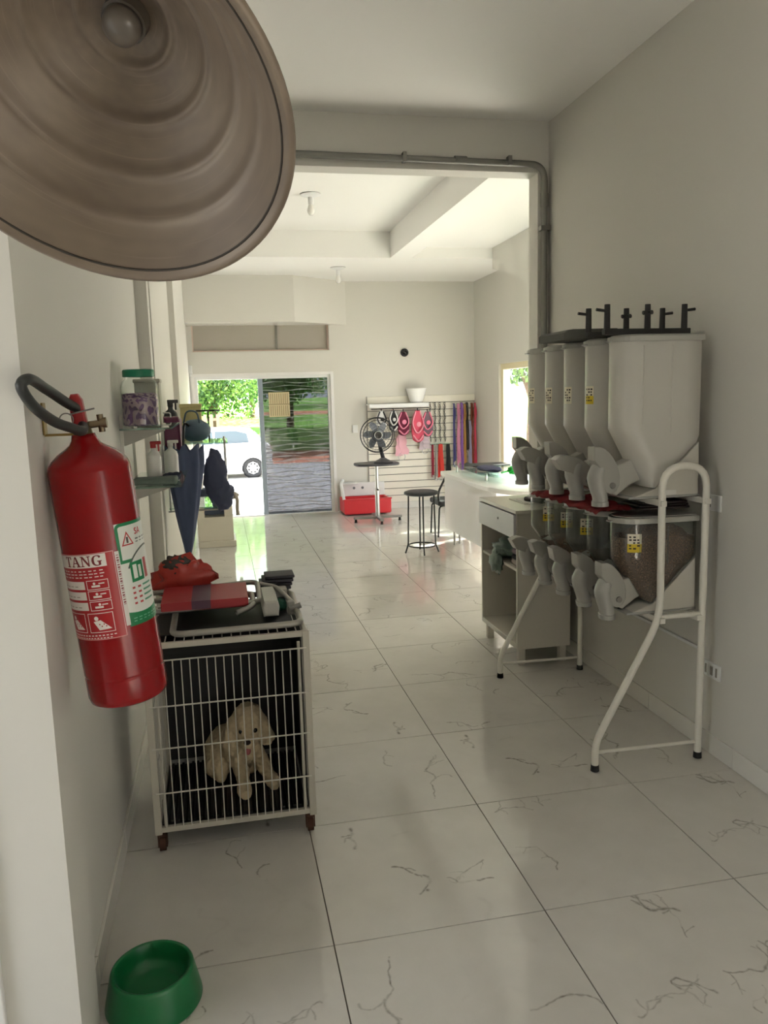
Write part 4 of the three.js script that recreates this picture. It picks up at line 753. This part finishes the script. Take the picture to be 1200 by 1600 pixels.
// ------------------------------------------------------------------ dog cage
const CX0 = -1.305, CX1 = -0.703, CZ1 = -0.689, CZ0 = -1.235, CT = 0.842;
{
  const t = thing('dog_cage', 'white wire dog cage on casters with black panels inside', 'cage', [-1.0, 0, -0.96]);
  const rust = mat('#4a2c1c', 0.8), wire = mat('#c3bfb4', 0.4), pw = mat('#bdb8aa', 0.4), bk = mat('#0e0f12', 0.6);
  const yb = 0.075;
  for (const [x, z] of [[CX0, CZ1], [CX1, CZ1], [CX0, CZ0], [CX1, CZ0]]) part('post', bx(x - 0.0135, x + 0.0135, yb, CT, z - 0.0135, z + 0.0135, 0.002), pw, t);
  for (const [y, nm] of [[0.092, 'bottom_rail'], [CT - 0.012, 'top_rail']]) {
    for (const z of [CZ1, CZ0]) part(nm, bx(CX0 + 0.011, CX1 - 0.011, y - 0.011, y + 0.011, z - 0.009, z + 0.009, 0.002), pw, t);
    for (const x of [CX0, CX1]) part(nm, bx(x - 0.009, x + 0.009, y - 0.011, y + 0.011, CZ0 + 0.011, CZ1 - 0.011, 0.002), pw, t);
  }
  for (const x of [CX0 + 0.030, CX1 - 0.030]) part('door_stile', bx(x - 0.006, x + 0.006, 0.105, 0.80, CZ1 - 0.004, CZ1 + 0.008, 0.002), pw, t);
  const f = part('front_grille', [0.245, 0.426, 0.594, 0.775].map((y) => cyl([CX0, y, CZ1 + 0.014], [CX1, y, CZ1 + 0.014], 0.0032, 0.0032, 8)), wire, t);
  for (let k = 1; k < 19; k++) { const x = CX0 + (CX1 - CX0) * k / 19; part('wire', cyl([x, 0.10, CZ1 + 0.010], [x, 0.775, CZ1 + 0.010], 0.0023, 0.0023, 8), wire, f); }
  for (const x of [CX0, CX1]) { const s = part('side_grille', [0.3, 0.55, 0.775].map((y) => cyl([x, y, CZ0], [x, y, CZ1], 0.003, 0.003, 6)), wire, t); for (let k = 1; k < 15; k++) { const z = CZ0 + (CZ1 - CZ0) * k / 15; part('wire', cyl([x, 0.1, z], [x, CT - 0.02, z], 0.0026, 0.0026, 6), wire, s); } }
  const tg = part('top_grille', [CZ0 + 0.13, CZ0 + 0.27, CZ0 + 0.41].map((z) => cyl([CX0, CT - 0.006, z], [CX1, CT - 0.006, z], 0.003, 0.003, 6)), wire, t);
  for (let k = 1; k < 17; k++) { const x = CX0 + (CX1 - CX0) * k / 17; part('wire', cyl([x, CT - 0.001, CZ0], [x, CT - 0.001, CZ1], 0.0026, 0.0026, 6), wire, tg); }
  part('back_panel', bx(CX0 + 0.013, CX1 - 0.013, 0.105, CT - 0.03, CZ0 + 0.011, CZ0 + 0.017), bk, t, 'black back panel');
  part('side_panel', bx(CX1 - 0.018, CX1 - 0.013, 0.105, CT - 0.03, CZ0 + 0.02, CZ1 - 0.06), bk, t, 'black side panel');
  part('roof_panel', bx(CX0 + 0.012, CX1 - 0.012, CT - 0.026, CT - 0.02, CZ0 + 0.012, CZ1 - 0.02), bk, t, 'black cover under the top wires');
  const fl = part('floor_pan', bx(CX0 + 0.012, CX1 - 0.012, 0.095, 0.105, CZ0 + 0.012, CZ1 - 0.012), bk, t, 'black plastic floor pan');
  for (let k = 0; k < 26; k++) { const x = CX0 + 0.03 + k * 0.0218; part('floor_slat', bx(x - 0.0055, x + 0.0055, 0.105, 0.115, CZ0 + 0.025, CZ1 - 0.016, 0.002), mat('#17181b', 0.35), fl); }
  part('floor_edge', [bx(CX0 + 0.013, CX1 - 0.013, 0.105, 0.128, CZ0 + 0.018, CZ0 + 0.024), bx(CX1 - 0.026, CX1 - 0.019, 0.105, 0.125, CZ0 + 0.02, CZ1 - 0.02)], mat('#8d8d88', 0.4), t);
  for (const [x, z] of [[CX0 + 0.012, CZ1 - 0.01], [CX1 - 0.012, CZ1 - 0.01], [CX0 + 0.012, CZ0 + 0.01], [CX1 - 0.012, CZ0 + 0.01]]) {
    const c = part('caster', [cyl([x - 0.012, 0.027, z], [x + 0.012, 0.027, z], 0.0265, 0.0265, 20)], rust, t, 'rusty caster');
    part('fork', [bx(x - 0.018, x - 0.014, 0.02, 0.075, z - 0.012, z + 0.016), bx(x + 0.014, x + 0.018, 0.02, 0.075, z - 0.012, z + 0.016), bx(x - 0.018, x + 0.018, 0.064, 0.076, z - 0.014, z + 0.016)], rust, c);
  }
}
// poodle in the cage: one continuous body
{
  const bones = [ // a, b, ra, rb
    [[-1.03, 0.215, -1.13], [-0.975, 0.25, -1.03], 0.088, 0.082], [[-1.06, 0.19, -1.10], [-1.075, 0.165, -1.03], 0.075, 0.055], [[-1.075, 0.165, -1.03], [-1.065, 0.14, -0.97], 0.04, 0.026],
    [[-0.96, 0.15, -1.12], [-0.94, 0.14, -1.04], 0.05, 0.035],
    [[-0.975, 0.27, -1.01], [-0.945, 0.335, -0.985], 0.065, 0.058], // neck
    [[-0.942, 0.360, -0.985], [-0.938, 0.385, -0.987], 0.071, 0.066], // skull + topknot
    [[-0.940, 0.325, -0.95], [-0.945, 0.312, -0.905], 0.036, 0.027], // muzzle
    [[-0.945, 0.298, -0.93], [-0.947, 0.292, -0.91], 0.026, 0.02], // chin
    [[-1.006, 0.370, -0.980], [-1.020, 0.298, -0.972], 0.024, 0.035], [[-0.878, 0.370, -0.980], [-0.862, 0.298, -0.972], 0.024, 0.035], // ears
    [[-0.99, 0.22, -1.0], [-0.975, 0.17, -0.93], 0.043, 0.028], [[-0.975, 0.17, -0.93], [-0.967, 0.137, -0.83], 0.027, 0.024], [[-0.967, 0.136, -0.835], [-0.966, 0.132, -0.805], 0.026, 0.022],
    [[-0.92, 0.23, -1.01], [-0.88, 0.18, -0.95], 0.043, 0.028], [[-0.88, 0.18, -0.95], [-0.852, 0.138, -0.885], 0.027, 0.024], [[-0.852, 0.137, -0.89], [-0.846, 0.133, -0.86], 0.026, 0.022],
  ];
  const c0 = V(-0.965, 0.285, -0.99), half = 0.232, N = 112, mc = new MarchingCubes(N, new THREE.MeshBasicMaterial(), false, false, 400000); mc.isolation = 0;
  const seg = (p, A, B, ra, rb) => { const bx_ = B[0] - A[0], by = B[1] - A[1], bz = B[2] - A[2], px = p[0] - A[0], py = p[1] - A[1], pz = p[2] - A[2], l = bx_ * bx_ + by * by + bz * bz; const h = Math.max(0, Math.min(1, (px * bx_ + py * by + pz * bz) / l)); return Math.hypot(px - bx_ * h, py - by * h, pz - bz * h) - (ra + (rb - ra) * h); };
  for (let k = 0; k < N; k++) for (let j = 0; j < N; j++) for (let i = 0; i < N; i++) {
    const p = [c0.x + half * ((i - N / 2) / (N / 2)), c0.y + half * ((j - N / 2) / (N / 2)), c0.z + half * ((k - N / 2) / (N / 2))];
    let d = 1; for (const [a, b, ra, rb] of bones) { const q = seg(p, a, b, ra, rb), kk = 0.02, h = Math.max(kk - Math.abs(d - q), 0) / kk; d = Math.min(d, q) - h * h * kk * 0.25; }
    // eye hollows and curly coat
    for (const ex of [-0.968, -0.912]) d = Math.max(d, 0.009 - Math.hypot(p[0] - ex, p[1] - 0.353, p[2] + 0.928));
    if (d < 0.03) d -= 0.0045 * nz(p[0] * 70, p[1] * 70, p[2] * 70) + 0.004 * nz(p[0] * 28, p[1] * 28, p[2] * 28);
    d = Math.max(d, 0.1155 - p[1]);
    mc.field[i + j * N + k * N * N] = -d;
  }
  mc.update();
  const n = mc.count, pa = mc.positionArray.slice(0, n * 3), na = mc.normalArray.slice(0, n * 3);
  for (let i = 0; i < n; i++) { pa[i * 3] = c0.x + pa[i * 3] * half; pa[i * 3 + 1] = c0.y + pa[i * 3 + 1] * half; pa[i * 3 + 2] = c0.z + pa[i * 3 + 2] * half; }
  const g = new THREE.BufferGeometry(); g.setAttribute('position', new THREE.BufferAttribute(pa, 3)); g.setAttribute('normal', new THREE.BufferAttribute(na, 3));
  const t = thing('poodle_dog', 'cream curly-haired dog lying in the wire cage facing the viewer', 'dog', [-0.97, 0.1155, -1.0]);
  part('body', smooth(g), mat('#c2b090', 0.95), t);
  for (const x of [-0.968, -0.912]) part('eye', new THREE.SphereGeometry(0.0115, 14, 10).translate(x, 0.353, -0.926), mat('#17100c', 0.1), t);
  part('nose', new THREE.SphereGeometry(0.013, 16, 12).scale(1.15, 0.85, 0.8).translate(-0.946, 0.322, -0.879), mat('#2a1d19', 0.3), t);
  part('tongue', new THREE.SphereGeometry(0.014, 14, 10).scale(0.85, 1.3, 0.4).translate(-0.945, 0.282, -0.885), mat('#9c5355', 0.5), t);
}
// ------------------------------------------------------------------ pile on the cage
{
  const t = thing('folded_chair_frame', 'folded grey tubular chair frame lying on top of the dog cage', 'chair', [-1.0, CT, -0.95]);
  const tube = mat('#a19e96', 0.35, { metalness: 0.5 }), y = CT + 0.022;
  part('lower_frame', pipe([[-1.205, y, -0.70], [-0.715, y + 0.004, -0.70], [-0.715, y + 0.02, -1.15], [-1.205, y + 0.02, -1.15]], 0.0125, 0.05, 10, true), tube, t);
  part('upper_frame', pipe([[-1.34, y + 0.055, -1.165], [-0.862, y + 0.075, -1.165], [-0.862, y + 0.05, -0.90], [-1.34, y + 0.04, -0.90]], 0.0115, 0.045, 10), tube, t);
  part('middle_bar', pipe([[-1.32, y + 0.042, -1.08], [-0.89, y + 0.05, -1.06], [-0.89, y + 0.045, -0.87], [-0.96, y + 0.03, -0.83]], 0.0115, 0.03, 10), tube, t);
  part('side_bar', pipe([[-0.85, y + 0.07, -1.14], [-0.78, y + 0.055, -1.12], [-0.725, y + 0.03, -0.90], [-0.72, y + 0.01, -0.82]], 0.010, 0.03, 8), tube, t);
  part('hinge', exXY([[-0.855, y + 0.012], [-0.795, y + 0.012], [-0.79, y + 0.05], [-0.80, y + 0.075], [-0.85, y + 0.075], [-0.86, y + 0.05]], -0.80, -1.06, 0.008), mat('#b3b1a9', 0.4), t, 'pale plastic hinge block');
  part('elbow', [cyl([-0.745, y + 0.02, -0.86], [-0.70, y + 0.035, -0.86], 0.012), bx(-0.755, -0.725, y - 0.005, y + 0.05, -0.86, -0.90, 0.006)], mat('#8f8d87', 0.4), t);
  part('elbow', [bx(-0.79, -0.735, y + 0.01, y + 0.05, -1.10, -1.16, 0.008)], mat('#b3b1a9', 0.4), t);
}
{
  const t = thing('red_tray', 'shallow red box with a dark purple band on the folded frame', 'box', [-1.09, CT + 0.04, -1.0]);
  const m = mat('#a3252c', 0.45), y = CT + 0.06;
  part('bottom', bx(-1.25, -0.915, y, y + 0.006, -0.89, -1.11, 0.002), m, t);
  part('lid', (() => { const g = exZY([[-0.875, y + 0.008], [-0.875, y + 0.042], [-1.125, y + 0.048], [-1.125, y + 0.008]], -1.255, -0.91, 0.004); return g; })(), m, t);
  part('band', exZY([[-0.8735, y + 0.009], [-0.8735, y + 0.0432], [-1.124, y + 0.0492], [-1.124, y + 0.009]], -1.135, -1.06, 0.0), mat('#4c2940', 0.45), t, 'dark purple band');
}
{
  const t = thing('red_plastic_bag', 'crumpled orange-red plastic bag behind the folded frame on the cage', 'bag', [-1.17, CT + 0.01, -1.19]);
  part('bag', blob([-1.175, CT + 0.118, -1.20], [0.125, 0.095, 0.042], 0.5, 2.4, 5, 21), mat('#b8352c', 0.35, { transmission: 0.15, thickness: 0 }), t);
  part('dark_contents', blob([-1.20, CT + 0.19, -1.20], [0.06, 0.04, 0.032], 0.6, 3, 4, 5), mat('#3a3733', 0.6), t);
}
single('black_mesh_stack', 'stack of folded black mesh sheets at the back corner of the cage top', 'mesh', [0, 1, 2, 3].map((k) => bx(-0.86 + k * 0.012, -0.71 + k * 0.006, CT + 0.045 + k * 0.017, CT + 0.058 + k * 0.017, -1.19, -1.33 + k * 0.008, 0.004)).concat([bx(-0.85, -0.72, CT + 0.002, CT + 0.05, -1.20, -1.30, 0.006)]), mat('#34343a', 0.6));
single('black_sheet', 'dark plastic sheet lying on the cage top under the frame', 'sheet', bx(-1.28, -0.74, CT + 0.0025, CT + 0.007, -0.76, -1.22, 0.002), mat('#1a1c20', 0.5));
single('green_cloth', 'small dark green cloth poking out beside the pale hinge block', 'cloth', blob([-0.775, CT + 0.03, -0.99], [0.028, 0.022, 0.05], 0.4, 2.5, 4, 2), fabric('#1f5a45'));
// ------------------------------------------------------------------ green bowl
{
  const c = [-1.268, 0.0005, 0.10], t = thing('green_bowl', 'green plastic pet bowl on the floor at the bottom left', 'bowl', c);
  const g = mat('#0d6b3a', 0.32);
  part('bowl', lathe([[0.09, 0.0], [0.136, 0.0], [0.139, 0.006], [0.134, 0.03], [0.12, 0.095], [0.118, 0.104], [0.112, 0.109], [0.105, 0.105], [0.098, 0.07], [0.09, 0.045], [0.07, 0.036], [0, 0.034]], 56, c), g, t);
}

// ------------------------------------------------------------------ outside
{
  const conc = tex(256, 256, (x, y) => { const v = 158 + 14 * nz(x / 30, y / 30, 1) + 10 * nz(x / 5, y / 5, 2); return [v, v - 2, v - 7]; }, true, [0.5, 0.5]);
  const grassT = tex(256, 256, (x, y) => { const v = nz(x / 14, y / 14, 1), w = nz(x / 4, y / 4, 3); return [104 + v * 40 + w * 24, 148 + v * 34 + w * 26, 52 + v * 24 + w * 12]; }, true, [0.3, 0.3]);
  const earthT = tex(128, 128, (x, y) => { const v = nz(x / 12, y / 12, 1); return [176 + v * 34, 112 + v * 26, 84 + v * 22]; }, true, [0.3, 0.3]);
  const strip = (y0, z0, y1, z1) => { const g = new THREE.BufferGeometry(); const X = 60; g.setAttribute('position', new THREE.Float32BufferAttribute([-X, y0, z0, X, y0, z0, X, y1, z1, -X, y0, z0, X, y1, z1, -X, y1, z1], 3)); g.computeVertexNormals(); return uvMetres(fixGeo(g)); };
  struct('ground_pavement', 'pale concrete pavement and street in front of the shop', [strip(-0.02, -9.58, -0.5, -20), strip(-0.5, -20, -0.52, -25)], mat('#ffffff', 0.85, { map: conc }), 'pavement');
  struct('ground_earth', 'strip of red earth across the street', [strip(-0.52, -25, -0.3, -28), strip(0.62, -47, 0.8, -50)], mat('#ffffff', 0.95, { map: earthT }), 'ground');
  struct('ground_grass', 'green lawn across the street', [strip(-0.3, -28, 0.62, -47), strip(0.8, -50, 1.6, -80)], mat('#ffffff', 0.95, { map: grassT }), 'lawn');
  struct('ground_side', 'concrete yard around the shop', [bx(3.05, 60, -0.12, -0.02, -9.58, 30), bx(-60, -3.75, -0.12, -0.02, -9.58, 30), bx(-3.75, 3.05, -0.3, -0.21, -9.58, 30)].map((g) => uvMetres(g)), mat('#ffffff', 0.85, { map: conc }), 'yard');
}
// white hatchback across the pavement, seen from its side, tail to the right
{
  const x = 0.42, y = -0.53, z1 = -20.3, z0 = -21.9, t = thing('white_car', 'white hatchback car parked on the street outside the open door', 'car', [x - 1.9, y, -21.1]);
  const S = (u, v) => [x - 3.9 + u, y + v];
  const bodyM = mat('#dcdedf', 0.2, { clearcoat: 0.6 }), dark = mat('#5b676e', 0.1), blk = mat('#1c1d1f', 0.6);
  const shp = new THREE.Shape(); const mv = (f, u, v, ...r) => shp[f](...(() => { const o = []; const a = [u, v, ...r]; for (let i = 0; i < a.length; i += 2) o.push(...S(a[i], a[i + 1])); return o; })());
  mv('moveTo', 0.05, 0.28); mv('quadraticCurveTo', -0.02, 0.6, 0.2, 0.76); mv('bezierCurveTo', 0.6, 0.92, 0.9, 0.92, 1.1, 0.95); mv('lineTo', 3.72, 1.0); mv('quadraticCurveTo', 3.9, 0.95, 3.9, 0.7); mv('lineTo', 3.86, 0.3); mv('lineTo', 3.68, 0.24);
  const W = [0.72, 3.38];
  for (const w of [W[1], W[0]]) { mv('lineTo', w + 0.345, 0.24); for (let a = 0; a <= 180; a += 15) mv('lineTo', w + 0.345 * Math.cos(a * D), 0.29 + 0.345 * Math.sin(a * D)); mv('lineTo', w - 0.345, 0.24); }
  const b = part('body', new THREE.ExtrudeGeometry(shp, { depth: 1.52, bevelEnabled: true, bevelSize: 0.04, bevelThickness: 0.05, bevelSegments: 3 }).translate(0, 0, z0 + 0.05), bodyM, t);
  const cab = [S(1.05, 0.93), S(1.55, 1.33), S(1.9, 1.43), S(2.9, 1.45), S(3.4, 1.38), S(3.78, 0.98)];
  part('cabin', exXY(cab, z0 + 0.12, z1 - 0.12, 0.05), bodyM, t);
  part('side_window', exXY([S(1.3, 0.97), S(1.66, 1.29), S(2.3, 1.36), S(2.3, 0.97)], z1 - 0.121, z1 - 0.112), dark, t); part('side_window', exXY([S(2.36, 0.97), S(2.36, 1.36), S(2.95, 1.36), S(3.25, 1.28), S(3.3, 1.02)], z1 - 0.121, z1 - 0.112), dark, t);
  part('rear_window', bx(-0.01, 0.01, 0, 0.34, z0 + 0.25, z1 - 0.25).rotateZ(0.72).translate(...S(3.74, 1.03), 0), dark, t);
  part('door_gap', [bx(...[S(2.32, 0)[0], S(2.335, 0)[0]], y + 0.35, y + 0.97, z1 - 0.052, z1 + 0.0015)], mat('#9fa3a5', 0.5), t);
  part('tail_light', bx(S(3.74, 0)[0], S(3.925, 0)[0], y + 0.62, y + 0.92, z1 - 0.25, z1 + 0.006, 0.02), mat('#c01226', 0.2), t, 'red tail light');
  part('bumper', bx(S(3.72, 0)[0], S(3.95, 0)[0], y + 0.3, y + 0.5, z0 + 0.03, z1 - 0.03, 0.03), bodyM, t);
  for (const u of W) for (const z of [z1 - 0.10, z0 + 0.10]) {
    const [wx] = S(u, 0), w = part('wheel', new THREE.TorusGeometry(0.235, 0.075, 12, 32).translate(wx, y + 0.30, z), blk, t);
    const sp = [new THREE.CylinderGeometry(0.185, 0.185, 0.05, 28).rotateX(Math.PI / 2).translate(wx, y + 0.30, z), cyl([wx, y + 0.30, z], [wx, y + 0.30, z + 0.075], 0.04)];
    for (let k = 0; k < 8; k++) sp.push(bx(0.03, 0.18, -0.02, 0.02, 0.02, 0.05, 0.006).rotateZ(k * Math.PI / 4).translate(wx, y + 0.3, z));
    part('hubcap', sp, mat('#d4d6d6', 0.3, { metalness: 0.4 }), w);
    const holes = []; for (let k = 0; k < 8; k++) { const a = (k + 0.5) * Math.PI / 4; holes.push(cyl([wx + 0.125 * Math.cos(a), y + 0.3 + 0.125 * Math.sin(a), z + 0.02], [wx + 0.125 * Math.cos(a), y + 0.3 + 0.125 * Math.sin(a), z + 0.029], 0.026, 0.026, 10)); }
    part('hubcap_hole', holes, blk, w);
  }
}
{ // dark parked car seen through the side glazing
  const x = 9, y = -0.02, z = -16.5, t = thing('grey_car', 'grey parked car seen through the glazed doorway on the right', 'car', [x, y, z]);
  part('body', exXY([[x - 2, y + 0.25], [x - 2, y + 0.75], [x - 1.2, y + 0.9], [x + 1.9, y + 0.9], [x + 2, y + 0.3]], z - 0.8, z + 0.8, 0.08), mat('#c9d0d6', 0.25), t);
  part('cabin', exXY([[x - 1.3, y + 0.85], [x - 0.8, y + 1.4], [x + 1.0, y + 1.42], [x + 1.6, y + 0.88]], z - 0.7, z + 0.7, 0.08), mat('#5a6672', 0.15), t);
  for (const u of [-1.25, 1.25]) for (const s of [-0.72, 0.72]) part('wheel', new THREE.TorusGeometry(0.22, 0.085, 10, 24).translate(x + u, y + 0.31, z + s), rubber, t);
}
// trees
const leafMats = ['#6f9c48', '#8bb45c', '#4a7443', '#a5c872'].map((c) => mat(c, 0.7, { transmission: 0.3, thickness: 0 }));
const barkMat = mat('#6a5644', 0.9);
function tree(label, x, yg, z, h, rx, ry, mi, low, group = 'trees across the street', n = 14000) {
  const t = thing('leafy_tree', label, 'tree', [x, yg, z], group), cy = yg + h;
  part('trunk', [cyl([x, yg - 0.1, z], [x + 0.1, cy - ry * 0.3, z], 0.2, 0.13, 10), cyl([x, yg + h * 0.4, z], [x - rx * 0.5, cy, z + 0.2], 0.09, 0.05, 8), cyl([x, yg + h * 0.45, z], [x + rx * 0.5, cy, z - 0.2], 0.09, 0.05, 8)], barkMat, t);
  for (const [mm, share] of [[mi, 0.6], [(mi + 1) % 4, 0.4]]) {
    const pos = [], a = V(), q = new THREE.Quaternion(), e = new THREE.Euler();
    for (let i = 0; i < n * share; i++) {
      const th = rr(0, 6.283), cz = rr(-1, 1), s = Math.sqrt(1 - cz * cz), d = Math.pow(rr(0.02, 1.2), 0.36), k = 1 + 0.35 * nz(s * Math.cos(th) * 2 + x, cz * 2, s * Math.sin(th) * 2 + z);
      const px = x + rx * s * Math.cos(th) * d * k, py = cy + ry * cz * d * k, pz = z + rx * 0.85 * s * Math.sin(th) * d * k; if (py < yg + low) continue;
      q.setFromEuler(e.set(rr(0, 6.3), rr(0, 6.3), rr(0, 6.3))); const sz = rr(0.06, 0.14);
      for (const [u, v] of [[-0.5, 0], [0.5, 0], [0, 1], [-0.5, 0], [0, -1], [0.5, 0]]) { a.set(u * sz, v * sz, 0).applyQuaternion(q); pos.push(px + a.x, py + a.y, pz + a.z); }
    }
    const g = new THREE.BufferGeometry(); g.setAttribute('position', new THREE.Float32BufferAttribute(pos, 3)); g.computeVertexNormals();
    const m = part('foliage', g, leafMats[mm], t); m.userData.kind = 'stuff';
  }
}
tree('bright green leafy tree above the white car', -1.2, 0.0, -32, 3.1, 2.6, 2.2, 1, 0.9);
tree('yellow-green leafy tree behind the door edge right of the white car', 2.6, 0.2, -38.5, 3.6, 2.2, 2.3, 3, 1.2);
tree('dark green tree filling the left side beyond the fence', -7.4, 0.1, -32, 3.2, 2.8, 2.6, 0, 0.6);
tree('dark leafy tree seen through the tinted glass', 5.6, 0.2, -31, 4.0, 2.8, 2.7, 2, 1.7);
tree('tall dark tree at the far right seen through the tinted glass', 9.5, 0.3, -37, 5.0, 4.0, 3.6, 2, 1.5);
tree('big tree far behind the lawn', 1.0, 0.5, -46, 5.2, 6.0, 4.2, 0, 1.5, undefined, 20000);
tree('wide tree far behind the lawn on the left', -10, 0.9, -60, 6.5, 6.0, 4.6, 2, 0.8, undefined, 16000);
tree('wide tree far behind the lawn on the right', 15, 0.9, -61, 6.5, 6.5, 4.8, 2, 0.8, undefined, 16000);
tree('street tree seen through the right glazed doorway', 8.0, -0.02, -19.5, 3.6, 1.8, 1.6, 1, 1.8, 'trees beside the shop', 7000);
tree('shade tree beside the shop outside the glazed doorway', 8.4, -0.02, -10.9, 5.4, 2.6, 1.9, 1, 2.2, 'trees beside the shop', 9000);
{
  const t = thing('slat_fence', 'brown slatted fence beyond the white car', 'fence', [-2.6, -0.1, -29.3]);
  const m = mat('#9a8f78', 0.8);
  for (let k = 0; k < 14; k++) part('slat', bx(-4.2 + k * 0.24, -4.08 + k * 0.24, -0.1, 1.15, -29.28, -29.32), m, t);
  part('rail', [bx(-4.25, -0.95, 0.15, 0.25, -29.32, -29.36), bx(-4.25, -0.95, 0.9, 1.0, -29.32, -29.36)], m, t);
}
{
  const t = thing('neighbour_building', 'pale building across the yard seen through the right glazed doorway', 'building', [18, 0, -16]);
  part('wall', bx(16, 17, -0.1, 4.5, -30, -2), mat('#e8d9b4', 0.8), t); part('roof', bx(15.6, 17.4, 4.5, 4.7, -30.4, -1.6), mat('#b9b4aa', 0.8), t);
  for (const z of [-26, -22, -18, -14]) part('window', bx(15.97, 16.0, 1.0, 2.4, z, z + 1.6), mat('#56626b', 0.15), t);
}

scene.traverse((o) => { if (o.isMesh) { o.castShadow = true; o.receiveShadow = true; } });
renderer.render(scene, camera);
